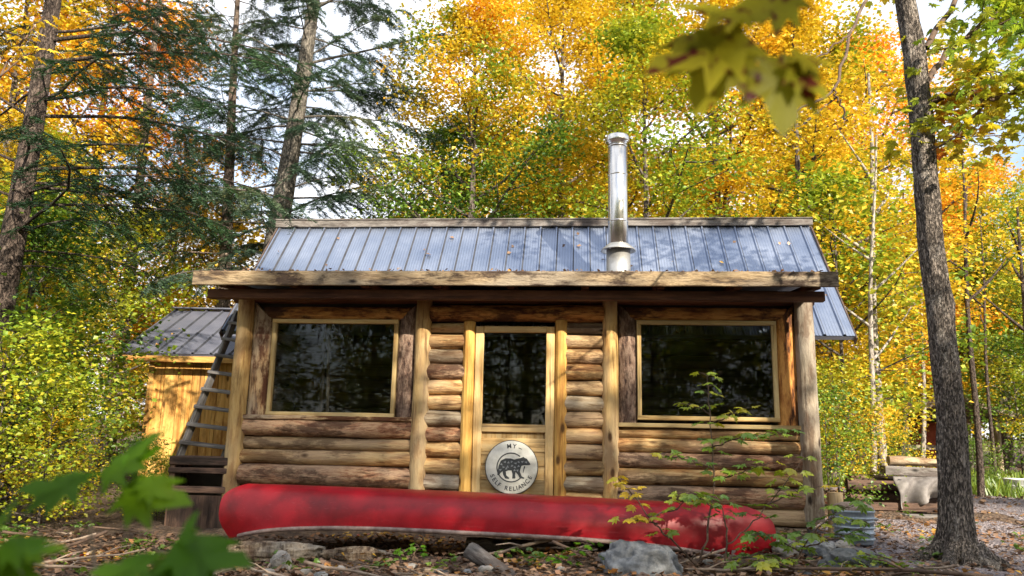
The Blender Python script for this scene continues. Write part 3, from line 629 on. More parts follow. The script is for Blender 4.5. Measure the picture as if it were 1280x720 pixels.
loft('lower_panel', (.33, .012, -.06), (.33, .012, .38), rect(.62, .03), M['darkw'], box, 2)
for k in range(4): loft('top_board', (0, .06+k*.115, .775), (.66, .06+k*.115, .775), rect(.10, .03), M['darkw'], box, 3, side=(0, 1, 0))
for x in (.02, .64): loft('side_panel', (x, .21, -.05), (x, .21, .7), rect(.03, .36), M['darkw'], box, 2)
loft('back_panel', (.33, .40, -.06), (.33, .40, .7), rect(.56, .03), M['cut'], box, 2)

# ------------------------------------------------------------------ stones, rotten logs, twigs
def rock(name, x, y, z, sx, sy, sz, m, seed, label, cat='rock', group=None, rz=0, n=26):
    g = G(); V = []; rr = random.Random(seed); n = n if n < 20 else 44
    for i in range(n+1):
        for j in range(2*n):
            th, ph = math.pi*i/n, math.pi*j/n
            d = Vector((math.sin(th)*math.cos(ph), math.sin(th)*math.sin(ph), math.cos(th)))
            k = 1 + .06*mnoise.fractal(d*4.5+Vector((0, seed, 0)), .8, 2.2, 5) - .05*max(0, 1-abs(mnoise.noise(d*1.7+Vector((seed, 2, 0))))*14) + .26*mnoise.fractal(d*1.3+Vector((seed*3.1, 0, 0)), 1, 2, 4) + .10*mnoise.cell(d*2.6+Vector((0, seed, 0)))*.4
            d2 = Vector([math.copysign(abs(q)**.8, q) for q in d])
            V.append((d2.x*k*sx, d2.y*k*sy, d2.z*k*sz))
    i = np.arange(n)[:, None]*2*n; j = np.arange(2*n)[None]; q = (j+1) % (2*n)
    g.add(V, np.stack([i+j, i+2*n+j, i+2*n+q, i+q], -1).reshape(-1, 4))
    o = obj(name, g, m); o.location = (x, y, z); o.rotation_euler = (0, 0, rz); return tag(o, label, cat, group)
rock('boulder', 1.0, 6.15, .12, .29, .28, .215, M['stone'], 2, 'large rounded blue-grey boulder in front of the canoe', 'boulder')
rock('boulder', 2.74, 6.55, .14, .25, .20, .13, M['darkstone'], 5, 'low dark slate rock on the leafy ground by the path', 'boulder', rz=.3)
rock('boulder', 2.32, 7.0, .2, .12, .1, .09, M['palestone'], 8, 'pale stone beside the right tip of the canoe', 'stone')
rock('boulder', 2.62, 7.05, .2, .14, .1, .10, M['stone'], 9, 'mid grey stone behind the sapling leaves near the tub', 'stone')
rock('boulder', 2.86, 7.1, .22, .09, .07, .06, M['palestone'], 10, 'small blue-white stone right in front of the metal tub', 'stone')
rock('boulder', -1.78, 6.62, .07, .08, .06, .08, M['palestone'], 12, 'pale upright chip of stone under the left part of the canoe', 'stone')
rr = random.Random(11)
for k in range(16):
    x, y = rr.choice([(rr.uniform(-2.6, .4), rr.uniform(6.0, 6.6)), (rr.uniform(1.5, 4.5), rr.uniform(5.9, 6.9))])
    rock('pebble', x, y, hz(x, y)+.01, rr.uniform(.03, .07), rr.uniform(.03, .06), rr.uniform(.02, .04), M[rr.choice(['palestone', 'stone'])], 30+k, 'small rough stone lying among the fallen leaves', 'stone', 'small stones on the forest floor', n=9)
def lying(name, p0, p1, r, m, seed, label, cat, group=None, taper=.9, bump=.03, sides=14):
    o = log(name, p0, p1, r, m, None, seed, taper, sides, .12, bump); return tag(o, label, cat, group)
rock('rotten_log', -1.95, 7.0, .10, .42, .10, .085, M['rotten'], 41, 'crumbling grey log under the left half of the canoe', 'log', rz=.08)
rock('rotten_log', -1.25, 6.95, .10, .28, .09, .06, M['rotten'], 43, 'short crumbled brown log chunk left of the middle of the canoe', 'log', rz=-.1)
lying('rotten_log', (-.35, 7.2, .13), (1.6, 7.1, .12), .095, M['rotten'], 2, 'long brown rotten log lying under the right half of the canoe', 'log')
lying('driftwood', (-.28, 6.55, .20), (.10, 6.05, .03), .065, M['grey'], 3, 'short split grey log end lying before the middle of the canoe', 'log', taper=1.1)
lying('driftwood', (-.7, 6.3, .05), (.15, 6.22, .06), .05, M['rotten'], 4, 'pinkish brown stick of wood at the bottom edge before the canoe', 'log')
lying('driftwood', (1.75, 6.75, .12), (2.3, 6.6, .10), .06, M['rotten'], 6, 'pale broken log piece under the right end of the canoe', 'log')
lying('timber_edging', (4.35, 10.45, .23), (5.75, 10.3, .24), .06, M['grey'], 7, 'pale round timber edging the gravel path before the tarp', 'timber', bump=.005)
# twigs strewn over the ground: one of each kind built, the rest copied
tw = []
for k in range(4):
    g = G(); rr2 = rng(40+k); L = .5 + .25*k; n = 7
    P = np.stack([np.linspace(-L/2, L/2, n), np.cumsum(rr2.normal(0, .02, n)), .015+np.abs(rr2.normal(0, .015, n))], 1)
    tube(g, P, np.linspace(.014, .006, n), 6)
    for q in (2, 4): tube(g, [P[q], P[q]+[.08, .07*(-1)**q, .04], P[q]+[.17, .10*(-1)**q, .05]], [.007, .005, .003], 5)
    me = g.mesh('fallen_twig'); tw.append(me)
rr = random.Random(5)
for k in range(46):
    x, y = rr.choice([(rr.uniform(-4.2, .8), rr.uniform(5.6, 6.9)), (rr.uniform(-5.5, -2.8), rr.uniform(6.2, 8.6)), (rr.uniform(1.4, 3.2), rr.uniform(5.8, 6.6))])
    o = link('fallen_twig', tw[k % 4], M['deadtwig'] if k % 3 else M['twig']); o.location = (x, y, hz(x, y)+.02); o.rotation_euler = (rr.uniform(-.2, .2), rr.uniform(-.25, .25), rr.uniform(0, 6.28))
    s = rr.uniform(.6, 1.3); o.scale = (s, s, s)
    tag(o, 'thin dead twig lying on the leafy forest floor', 'twig', 'dead twigs strewn on the ground')
# fallen leaves: nobody could count them
g = G(); rr = rng(21)
def litter(n, x0, x1, y0, y1, s):
    P = np.stack([rr.uniform(x0, x1, n), rr.uniform(y0, y1, n), np.zeros(n)], 1); P[:, 2] = [hz(a, b)+.012 for a, b in P[:, :2]]; P[:, 2] += rr.uniform(0, .02, n)
    scatter(g, rr, P, s, tilt=.3, droop=.0)
litter(9000, -5.5, 2.6, 4.8, 8.2, .06); litter(6500, 2.4, 9.5, 5.4, 10, .055); litter(4200, 3, 16, 10, 20, .08)
tag(obj('fallen_leaves', g, LM['litter']), 'brown and orange fallen leaves covering the forest floor', 'leaf litter', kind='stuff')
g = G(); cl = np.concatenate([np.stack([rr.uniform(-5.2, -2.9, 26), rr.uniform(6.2, 8.4, 26)], 1), np.stack([rr.uniform(1.6, 3.0, 16), rr.uniform(5.9, 7.2, 16)], 1), np.stack([rr.uniform(-2.2, 1.2, 14), rr.uniform(6.2, 7.0, 14)], 1), np.stack([rr.uniform(3.4, 6.0, 20), rr.uniform(5.7, 10.3, 20)], 1)])
pk = rr.integers(0, len(cl), 900); Q = cl[pk] + rr.normal(0, .07, (900, 2)); P = np.stack([Q[:, 0], Q[:, 1], [hz(a, b) for a, b in Q] + rr.uniform(.02, .11, 900)], 1)
scatter(g, rr, P, .055, MAPLE, .4, .1); tag(obj('ground_cover', g, LM['green'], smooth=False), 'small green leafy seedlings scattered over the forest floor', 'ground cover', kind='stuff')
# grass beyond the path
g = G(); n = 9000; P = np.stack([rr.uniform(6.5, 17, n), rr.uniform(14.5, 22, n), np.zeros(n)], 1); P = P[(P[:, 0] > 8.5) | (P[:, 1] > 17)]
P[:, 2] = [hz(a, b) for a, b in P[:, :2]]; n = len(P)
leaves(g, NEED, P, np.stack([rr.normal(0, .35, n), rr.normal(0, .35, n), np.ones(n)], 1), np.stack([rr.normal(size=n), rr.normal(size=n), np.zeros(n)+.1], 1), np.stack([np.full(n, .03), rr.uniform(.12, .35, n), np.ones(n)], 1))
tag(obj('grass', g, LM['grass'], smooth=False), 'bright green grass beyond the gravel path', 'grass', kind='stuff')

# ------------------------------------------------------------------ tub, tarp pile, shelter, bucket
tub = empty('metal_tub', (3.30, 7.9, hz(3.27, 7.9)), 0, 'galvanised metal wash tub with a lid beside the right corner post', 'tub')
obj('body', lathe([(0, .0), (.205, .0), (.212, .01), (.216, .09), (.230, .10), (.230, .115), (.219, .125), (.224, .195), (.238, .205), (.238, .22), (.228, .23), (.236, .30), (.246, .305), (.246, .325), (.23, .325)]), M['tub'], tub)
for z, rr_ in ((.05, .218), (.16, .226), (.25, .236)): obj('hoop', lathe([(rr_-.004, z-.014), (rr_+.012, z-.010), (rr_+.012, z+.010), (rr_-.004, z+.014)]), M['tub'], tub)
obj('lid', lathe([(.235, .325), (.235, .345), (.21, .37), (.12, .395), (0, .40)]), M['lid'], tub)
for s in (-1, 1):
    g = G(); tube(g, [(s*.235, -.06, .25), (s*.27, -.05, .24), (s*.275, 0, .22), (s*.27, .05, .24), (s*.235, .06, .25)], .007, 6); obj('handle', g, M['tub'], tub)
tub.scale = (.80, .80, .95)
zb = hz(5, 11)
for k, (x0, x1, z, y, r, lab) in enumerate([(4.55, 5.9, .16, 11.0, .11, 'dark bottom log of the pile under the grey tarp'), (4.62, 5.9, .36, 11.1, .10, 'dark upper log at the back of the tarp pile'), (4.5, 5.2, .33, 10.92, .085, 'short dark log end left of the hanging tarp')]):
    lying('stacked_log', (x0, y, zb+z), (x1, y-.08, zb+z), r, M['darkw'], 60+k, lab, 'log')
tag(loft('weathered_beam', (4.95, 10.82, zb+.53), (5.95, 10.74, zb+.50), rect(.12, .2), M['grey'], None, 6, side=(0, 0, 1), jit=.02), 'thick grey squared beam lying on top of the tarp pile', 'beam')
lying('stacked_log', (5.03, 10.82, zb+.655), (5.65, 10.78, zb+.64), .06, M['greypost'], 66, 'short pale log lying on the grey beam', 'log')
g = G(); nu_, nv_ = 40, 24; V = []
for i in range(nv_+1):
    for j in range(nu_+1):
        u, v = j/nu_, i/nv_; x = 5.0 + u*.88; drop = v*(.37 - .22*u**1.5 + .035*math.sin(u*8+1))
        fold = .10*math.sin(u*19 + v*5 + 2*math.sin(v*3))*v**.6 + .02*mnoise.noise(Vector((u*5, v*4, 2)))
        y = 10.70 - .04 - .10*math.sin(min(1, v*2)*1.3) + fold - u*.06
        V.append((x + .05*(v)*math.sin(u*3), y, zb + .455 - drop))
k = nu_+1; F = [(i*k+j, i*k+j+1, (i+1)*k+j+1, (i+1)*k+j) for i in range(nv_) for j in range(nu_)]
g.add(V, F); t = obj('tarp', g, M['tarp']); t.modifiers.new('s', 'SOLIDIFY').thickness = .006
tag(t, 'dirty grey tarp hanging over the front of the log pile', 'tarp')
tag(loft('timber_edging', (4.4, 10.62, zb+.08), (5.85, 10.5, zb+.08), rect(.10, .09), M['darkw'], None, 24, side=(0, 0, 1), jit=.06), 'dark squared timber edging behind the pale round one', 'timber')
zs = hz(12, 22)
shel = empty('open_shelter', (12.05, 22, zs), 0, 'low open shelter with a shallow roof and red wall far right', 'shelter')
for s in (-1, 1):
    loft('roof_slab', (0, 1.2, 2.12), (s*1.75, 1.2, 1.62), rect(3.2, .12), M['rotten'], shel, 1, side=(0, 1, 0))
    for y in (.1, 2.3): log('post', (s*1.25, y, 0), (s*1.25, y, 1.74), .09, M['greypost'], shel, 80+s)
    loft('tie_beam', (-1.3, .1 if s < 0 else 2.3, 1.62), (1.3, .1 if s < 0 else 2.3, 1.62), rect(.1, .1), M['darkw'], shel, 1, side=(0, 0, 1))
boxm('back_wall', -1.2, 1.2, 2.38, 2.44, .1, 1.6, M['red'], shel); boxm('shelf_rail', -1.2, 1.2, .02, .06, .75, .87, M['greypost'], shel)
bp = at(1268, 612, 16); zb2 = hz(bp.x, 16)
bk = empty('white_bucket', (bp.x, 16, zb2), 0, 'small white bucket on the grass at the right edge', 'bucket')
obj('body', lathe([(0, .0), (.15, .0), (.175, .30), (.18, .30), (.18, .33), (.165, .33), (.14, .02), (0, .02)], 24), M['white'], bk)
g = G(); tube(g, [(-.18, 0, .28), (-.14, -.12, .2), (0, -.18, .17), (.14, -.12, .2), (.18, 0, .28)], .006, 6); obj('handle', g, M['steel2'], bk)

# ------------------------------------------------------------------ trees
def limb_pts(p, az, el, L, rr, n=6, curl=.3, sag=0):
    P = [np.array(p, float)]; d = L/(n-1)
    for i in range(n-1):
        e = el + curl*i/(n-1) - sag*(i/(n-1))**2; az += rr.normal(0, .14)
        P.append(P[-1] + d*np.array([math.cos(az)*math.cos(e), math.sin(az)*math.cos(e), math.sin(e)]))
    return np.array(P)
def broadleaf(seed, H, base, Rad, nleaf, leaf, r0, nlimb=18, tpl=KITE, lean=(0, 0), sides=10, spread=.30, prof=None):
    """tapered trunk with limbs and twigs, leaves in clumps along the twigs with gaps between"""
    rr = rng(seed); T, C = G(), G(); n = 12; t = np.linspace(0, 1, n)
    wob = np.cumsum(rr.normal(0, .012*H/n*2, (n, 2)), 0); wob -= wob[0]
    P = np.stack([lean[0]*t*H + wob[:, 0], lean[1]*t*H + wob[:, 1], t*H*.95], 1); rad = r0*(1-t*.93)**.9; rad[0] *= 1.35
    tube(T, P, rad, sides, True, .04, seed)
    cl = []; az = rr.uniform(0, 6.28)
    for k in range(nlimb):
        q = (k+.5)/nlimb; h = base + (H*.95-base)*q; i = min(n-2, int(h/(H*.95)*(n-1))); f = h/(H*.95)*(n-1)-i; p = P[i]*(1-f)+P[i+1]*f
        pr = prof(q) if prof else (1-q)**.65*(.55+.9*min(1, q*3))*.9
        L = Rad*pr*rr.uniform(.75, 1.2) + .25; az += 2.4 + rr.normal(0, .3); el = .25+.65*q+rr.normal(0, .12)
        lp = limb_pts(p, az, el, L, rr, 6, rr.uniform(-.1, .35)); r1 = min(r0*.5, .018*L+.008)*(.7+.3*(1-q))
        tube(T, lp, np.linspace(r1, r1*.25, 6), 6, False)
        ns = 5
        for s in range(ns):
            u = .3+.7*(s+.3)/ns; j = min(4, int(u*5)); b = lp[j]*(1-(u*5-j))+lp[j+1]*(u*5-j)
            sp_ = limb_pts(b, az+(-1)**s*rr.uniform(.5, 1.1), el*.5+rr.normal(0, .25), L*rr.uniform(.28, .5), rr, 4, .1)
            tube(T, sp_, [r1*.35, r1*.25, r1*.18, r1*.1], 4, False); cl += [sp_[1], sp_[2], sp_[3], sp_[3]]
        cl += [lp[5], lp[4]]
    cl = np.array(cl); pick = rr.integers(0, len(cl), nleaf); w = rr.gamma(1.5, 1, len(cl)); pick = rr.choice(len(cl), nleaf, p=w/w.sum())
    Q = cl[pick] + rr.normal(0, 1, (nleaf, 3))*np.array([spread, spread, spread*.55])
    scatter(C, rr, Q, leaf, tpl); return T, C
def hemlock(seed, H, base, Rad, r0, nb, lean=(0, 0), need=.055, dens=1.0, extra=(), topcut=None):
    """straight trunk, level limbs with drooping tips, flat sprays of short needles"""
    rr = rng(seed); T, C = G(), G(); n = 14; t = np.linspace(0, 1, n)
    P = np.stack([lean[0]*t*H, lean[1]*t*H, t*H], 1) + np.stack([np.sin(t*5+seed), np.cos(t*4+seed), t*0], 1)*.05
    rad = r0*(1-t*.95)**.85; rad[0] *= 1.25; tube(T, P, rad, 14, True, .03, seed)
    NP, NA, NN, NS = [], [], [], []
    def spray(p, d, L):
        """one flat spray: twig with needles either side"""
        d = d/np.linalg.norm(d); sd = np.cross(d, [0, 0, 1.]); sd /= np.linalg.norm(sd)+1e-9
        k = max(5, int(L/.0145*dens)); s = np.linspace(.05, 1, k)
        for sgn in (-1, 1):
            q = p + d*(s*L)[:, None] + np.array([0, 0, -.25*L])*(s**2)[:, None]
            a = d*.75 + sd*sgn + rr.normal(0, .28, (k, 3)); NP.append(q); NA.append(a)
            NN.append(np.tile([0, 0, 1.], (k, 1)) + rr.normal(0, .45, (k, 3))); NS.append(np.stack([np.full(k, need*.15), need*(1.25-.7*s)*rr.uniform(.7, 1.3, k), np.ones(k)], 1))
    jobs = [(base+(H-base)*((k+.5)/nb)**.9, None, None, None, 1) for k in range(nb)] + [(*e, 1) for e in extra]
    az0 = rr.uniform(0, 6)
    for h, az, L, el, fo in jobs:
        i = min(n-2, int(h/H*(n-1))); f = h/H*(n-1)-i; p = P[i]*(1-f)+P[i+1]*f
        q = (h-base)/(H-base)
        if az is None: az0 += 2.4+rr.normal(0, .25); az = az0; L = Rad*(1-max(0, q))**.75*rr.uniform(.65, 1.15)+.3; el = rr.uniform(-.25, .4)+.4*max(0, q)
        lp = limb_pts(p, az, el, L, rr, 8, 0, .55); tube(T, lp, np.linspace(.0065*L+.006, .003, 8), 6, False)
        nt = int(L/.15)
        for s in range(nt):
            u = .22+.78*(s+rr.uniform())/nt; j = min(6, int(u*7)); b = lp[j]*(1-(u*7-j))+lp[j+1]*(u*7-j); d = lp[j+1]-lp[j]; d /= np.linalg.norm(d); sd = np.cross(d, [0, 0, 1.])
            l2 = (.22+.30*L*(1-u)*.6+.12)*rr.uniform(.6, 1.3); l2 = min(l2, .95)
            dd = d*rr.uniform(.5, .9) + sd*(-1)**s*rr.uniform(.6, 1.1) + np.array([0, 0, rr.normal(-.38, .24)])
            spray(b, dd, l2); dd /= np.linalg.norm(dd)
            tube(T, [b, b+dd*l2*.5+[0, 0, -.06*l2], b+dd*l2*.92+[0, 0, -.22*l2]], [.006, .004, .002], 3, False)
            for w in (.3, .55, .8):
                e = dd + np.cross(dd, [0, 0, 1.])*rr.choice([-1, 1])*rr.uniform(.7, 1.1) + [0, 0, rr.normal(-.15, .1)]
                spray(b+dd*l2*w + np.array([0, 0, -.25*l2*w*w]), e, l2*rr.uniform(.3, .55))
    leaves(C, NEED, np.concatenate(NP), np.concatenate(NA), np.concatenate(NN), np.concatenate(NS)); return T, C
def plant_tree(name, T, C, tm, cm, loc, rz, label, cat='tree', group=None, crown='crown'):
    o = empty(name, loc, rz, label, cat, group); obj('trunk' if name.endswith('tree') else 'stem', T, tm, o); obj(crown, C, cm, o, smooth=False); return o

# prototypes of the broadleaf kinds, then copies of them
P1 = broadleaf(1, 13, 2.2, 3.2, 27000, .10, .16, 26)
P2 = broadleaf(2, 11, 1.6, 2.8, 22000, .10, .13, 24)
P3 = broadleaf(3, 5.5, .7, 1.7, 6000, .105, .05, 18, spread=.34)
P4 = broadleaf(4, 14.5, 3.4, 3.0, 22000, .11, .17, 24, spread=.34)
P5 = broadleaf(5, 3.0, .25, 1.2, 2700, .085, .025, 14, spread=.27)
protos = [[p[0].mesh('trunk'), p[1].mesh('crown', False)] for p in (P1, P2, P3, P4, P5)]
for p in protos: p[0].materials.append(M['bark']); p[1].materials.append(LM['yellow'])
seeds = {}
def tree(kind, px, Y, pal, rz, sc, label, name='maple_tree', cat='tree', group='autumn trees behind the cabin', zs=None, py=560, bark=None):
    x = at(px, py, Y).x; loc = (x, Y, hz(x, Y)-.05); s3 = (sc, sc, zs or sc); mats = {'crown': LM[pal], 'trunk': M[bark or 'bark'], 'foliage': LM[pal], 'stem': M[bark or 'bark']}
    if (kind, name) in seeds:
        return copy_thing(seeds[(kind, name)], loc, rz, s3, label, mats)
    o = empty(name, loc, rz, label, cat, group); o.scale = s3
    for nm, me, m in (('trunk' if 'tree' in name else 'stem', protos[kind][0], mats['trunk']), ('crown' if 'tree' in name else 'foliage', protos[kind][1], mats['crown'])):
        c = link(nm, me, None, o); c.material_slots[0].link = 'OBJECT'; c.material_slots[0].material = m
    seeds[(kind, name)] = o; return o
tree(0, 580, 15.5, 'turning', 0, .80, 'maple turning from green below to orange on top behind the roof ridge')
tree(1, 560, 18.5, 'green', 2.0, .8, 'green maple behind the ridge left of the turning maple')
tree(0, 700, 18, 'yellow', 1, .96, 'tall yellow maple behind the ridge, left of the stovepipe')
tree(3, 790, 21, 'gold', 2, 1.0, 'golden maple rising right behind the stovepipe')
tree(1, 815, 14.5, 'ygreen', 3, .85, 'yellow-green maple just right of the stovepipe')
tree(0, 905, 18, 'yellow', 4, 1.08, 'tall yellow maple behind the right half of the roof')
tree(3, 1020, 22, 'gold', 5, .95, 'tall golden maple high behind the right end of the roof')
tree(1, 1010, 15.5, 'gold', .5, .95, 'golden maple behind the right roof edge')
tree(0, 1105, 24.5, 'orange', 2.5, 1.12, 'glowing orange maple just left of the big leaning trunk')
tree(1, 1040, 17.5, 'yellow', 1.2, .72, 'shorter yellow maple low beyond the right roof corner')
tree(0, 1205, 27, 'gold', .2, .8, 'golden maple right of the big leaning trunk')
tree(3, 1262, 26, 'ygreen', 1.1, .74, 'yellow-green maple beyond the grass right of the big trunk')
tree(1, 1350, 20, 'ygreen', 4.2, .7, 'yellow-green maple at the right edge of the picture')
tree(3, 625, 24, 'gold', 3.3, .72, 'golden-topped maple far behind the middle of the ridge')
tree(0, 75, 20, 'orange', 1.7, 1.15, 'fiery orange maple behind the leaning left hemlock', group='autumn trees on the left')
tree(3, -40, 17, 'gold', 2.2, .9, 'golden maple at the far left edge behind the hemlock', group='autumn trees on the left')
tree(1, 190, 21, 'yellow', .9, .68, 'yellow maple over the shed roof', group='autumn trees on the left')
tree(1, -5, 14, 'gold', 3.9, .62, 'low gold-leaved maple at left below the hemlock boughs', group='autumn trees on the left')
# understorey saplings, right and left
for k, (px, Y, pal, sc, lab) in enumerate([
    (1062, 13.5, 'ygreen', 1.0, 'yellow-green sapling tree just beyond the right roof corner'), (1058, 15, 'yellow', .68, 'bright yellow sapling tree behind the tarp pile'),
    (1035, 18, 'green', 1.0, 'dark green sapling tree left of the open shelter'), (1225, 28, 'ygreen', 1.2, 'yellow-green sapling tree beyond the open shelter'),
    (1330, 25, 'ygreen', 1.2, 'broad yellow-green sapling tree at the right edge'), (1180, 28.5, 'yellow', 1.5, 'tall yellow sapling tree just behind the open shelter'),
    (1045, 20, 'yellow', 1.3, 'tall yellow sapling tree far behind the right post'), (1265, 26, 'green', 1.3, 'green sapling tree in the far right wood'),
    (250, 19, 'yellow', 1.15, 'yellow sapling tree behind the shed ridge'), (125, 16.5, 'ygreen', 1.0, 'yellow-green sapling tree left of the shed roof'),
    (15, 11.5, 'ygreen', .85, 'leafy yellow-green sapling tree below the left hemlock'), (10, 10, 'green', .7, 'green sapling tree at the left edge'),
    (-15, 13.5, 'ygreen', .8, 'yellow-green sapling tree a little left of the shed corner'), (495, 19, 'ygreen', 1.15, 'pale yellow-green sapling tree behind the left end of the ridge'),
    (420, 22, 'ygreen', 1.0, 'small yellow-green tree low behind the roof beside the hemlock trunk')]):
    tree(2, px, Y, pal, k*1.3, sc, lab, 'sapling_tree', 'sapling', 'understorey saplings')
for k, (px, Y, pal, sc, lab) in enumerate([
    (12, 9.6, 'ygreen', .55, 'yellow-green shrub at the left edge of the clearing'), (45, 10.6, 'green', .5, 'green shrub in the thicket left of the shed'),
    (70, 12.2, 'ygreen', .36, 'yellow-green shrub on the side of the shed wall'), (55, 8.6, 'ygreen', .42, 'low yellow-green shrub on the bank at the left'),
    (-10, 8.4, 'ygreen', .55, 'yellow-green shrub cut by the left edge of the picture'), (62, 9.6, 'yellow', .32, 'yellowing low shrub among the green ones on the left bank'),
    (180, 10.3, 'green', .24, 'small green shrub at the foot of the shed boards'), (200, 9.6, 'ygreen', .2, 'little leafy shrub beside the plank box'),
    (1048, 11.5, 'ygreen', .5, 'yellow-green bush behind the tub'), (1100, 12.4, 'yellow', .36, 'bright yellow bush behind the tarp pile'),
    (1125, 14, 'ygreen', .26, 'yellow-green bush in front of the open shelter'), (1035, 10.5, 'green', .4, 'green bush against the right corner post'),
    (1222, 17, 'green', .28, 'green bush at the grass edge behind the big trunk'), (1280, 21, 'green', .9, 'dark bush beyond the white bucket')]):
    tree(4, px, Y, pal, k*1.1+.4, sc*1.3, lab, 'leafy_shrub', 'shrub', 'shrubs of the clearing edge', py=600)
# hemlocks
ps = at(2, 300, 9.2)
H1 = hemlock(11, 10.5, 3.0, 2.5, .185, 40, lean=(.008, 0), need=.06, dens=1.0, extra=[(4.9, .25, 3.0, .15), (5.1, -.1, 2.7, .02), (4.45, -.35, 2.6, .0), (3.9, -.15, 2.5, .15), (3.75, .3, 2.4, .1), (3.4, -.2, 1.9, .1), (3.2, .1, 1.7, .05), (4.0, .5, 2.6, .1), (3.0, -.4, 1.2, .0), (5.6, -.1, 3.2, .1), (5.9, .2, 3.4, .1), (4.2, .05, 3.2, .1)])
plant_tree('hemlock_tree', *H1, M['darkbark'], LM['needle'], (-5.98, 9.2, hz(-6, 9)-.05), 0, 'dark hemlock at the left edge with bare limbs reaching right')
H2 = hemlock(12, 15.5, 4.2, 3.4, .30, 70, lean=(.085, 0), need=.085, dens=1.05, extra=[(8.9, -.15, 4.2, .35), (7.7, -.2, 3.2, .0), (7.1, .0, 3.6, -.02), (5.9, .1, 3.0, .0), (8.3, .25, 3.2, .2), (7.5, 2.6, 3.3, .1), (10.2, -.3, 4.6, .4)])
x2 = at(340, 300, 16).x - .40
plant_tree('hemlock_tree', *H2, M['greybark'], LM['bluen'], (x2, 16, hz(x2, 16)-.05), 0, 'big blue-green hemlock with a thick trunk behind the left roof end')
H3 = hemlock(13, 13.5, 3.6, 2.7, .19, 44, lean=(-.03, 0), need=.085, dens=.8)
x3 = at(280, 320, 17).x + .15
plant_tree('hemlock_tree', *H3, M['hembark'], LM['bluen'], (x3, 17, hz(x3, 17)-.05), 0, 'slimmer hemlock standing between the two thick hemlock trunks')
H4 = hemlock(14, 14.5, 5.8, 3.0, .17, 30, need=.085, dens=.8); x4 = at(172, 250, 18).x
plant_tree('hemlock_tree', *H4, M['hembark'], LM['needle'], (x4, 18, hz(x4, 18)-.05), 1, 'dark green hemlock bough mass over the shed at upper left')
# thin pale trees right of the cabin
def slim(px0, px1, Y, H, r, label, forks, seed, m='palebark'):
    a, b = at(px0, 560, Y), at(px1, 330, Y); z0 = hz(a.x, Y); lx = (b.x-a.x)/(b.z-a.z)
    g = G(); rr = rng(seed); n = 12; t = np.linspace(0, 1, n); P = np.stack([lx*t*H+.05*np.sin(t*7+seed), .04*np.cos(t*5+seed), t*H], 1)
    tube(g, P, r*(1-.75*t), 10, True, .04, seed); C = G(); cl = []
    for h, az, L in forks:
        i = min(n-2, int(h/H*(n-1))); lp = limb_pts(P[i], az, .7, L, rr, 6, .2); tube(g, lp, np.linspace(r*.45, .006, 6), 6, False); cl += [lp[-1], lp[-2], lp[-3]]
    cl = np.array(cl+[P[-1], P[-2]]); Q = cl[rr.integers(0, len(cl), 260)] + rr.normal(0, .3, (260, 3)); scatter(C, rr, Q, .11)
    o = empty('slim_tree', (a.x, Y, z0-.05), 0, label, 'tree'); obj('trunk', g, M[m], o); obj('crown', C, LM['yellow'], o, smooth=False)
slim(1083, 1086, 12.6, 6.0, .055, 'thin pale forked tree just right of the cabin roof', [(2.6, .3, 1.5), (2.9, 2.9, 1.3), (3.4, -.4, 1.3), (3.9, 2.4, 1.2)], 1)
slim(1097, 1090, 13.4, 7.5, .085, 'straight grey-barked slim tree behind the forked pale one', [(4.4, 2.9, 1.6), (5.2, .5, 1.4), (5.8, 3.6, 1.2)], 2)
for k, (px, Y, r, m, lab) in enumerate([(1218, 14.5, .065, 'darkbark', 'slim dark trunk leaning just right of the big trunk'), (1238, 19, .05, 'darkbark', 'thin straight dark stem beside the shelter post'), (1254, 26, .08, 'darkbark', 'dark straight stem right of the shelter roof'), (1286, 18, .09, 'darkbark', 'thick dark stem at the right edge above the bucket'), (1126, 17, .06, 'darkbark', 'thin dark stem in the leaves behind the tarp pile'), (1150, 21, .07, 'palebark', 'pale thin stem left of the shelter')]):
    slim(px, px-12 if k < 4 else px, Y, 6.5, r, lab, [(3.6, k, 1.6), (4.5, k+2.4, 1.6), (5.3, k+4.6, 1.5), (5.8, k+1, 1.2)], 20+k, m)

# ---- big leaning trunk at the right
bt = at(1197, 703, 6.95); tp = at(1131, 0, 6.95)
RT = empty('maple_tree', (bt.x, 6.95, hz(bt.x, 6.95)-.03), 0, 'big leaning grey trunk in the right foreground with roots and leafy boughs', 'tree')
z0 = hz(bt.x, 6.95); Hh = 8.5; n = 150; sd = 40; V = []
def rt_c(z):
    t = z/(tp.z-z0); return Vector(((tp.x-bt.x)*t + .03*math.sin(z*1.7) - .10*math.sin(min(1, t)*math.pi)*-.55, .02*math.sin(z*1.3+1), z))
for i in range(n+1):
    z = Hh*(i/n)**1.25; c = rt_c(z); r = .120 - .0058*z if z < 5.5 else .09-.018*(z-5.5)
    for j in range(sd):
        a = 2*math.pi*j/sd
        fl = .24*math.exp(-z/.11)*max(0, math.cos(a*2.5+.9))**1.5 + .07*math.exp(-z/.3)
        b = .016*mnoise.fractal(Vector((math.cos(a)*2.2, math.sin(a)*2.2, z*1.6)), 1, 2, 3) + .008*mnoise.noise(Vector((math.cos(a)*9, math.sin(a)*9, z*3.5)))
        b += .03*math.exp(-((z-2.2)/.12)**2)*max(0, math.cos(a-.4)) + .02*math.exp(-((z-4.1)/.15)**2)*max(0, math.cos(a-.9))
        rad = max(.02, r + b) + fl; V.append((c.x+rad*math.cos(a), c.y+rad*math.sin(a), z - .10*(fl > .12)*0))
g = G(); i = np.arange(n)[:, None]*sd; j = np.arange(sd)[None]; q = (j+1) % sd; g.add(V, np.stack([i+j, i+q, i+sd+q, i+sd+j], -1).reshape(-1, 4))
trk = obj('trunk', g, M['rightbark'], RT)
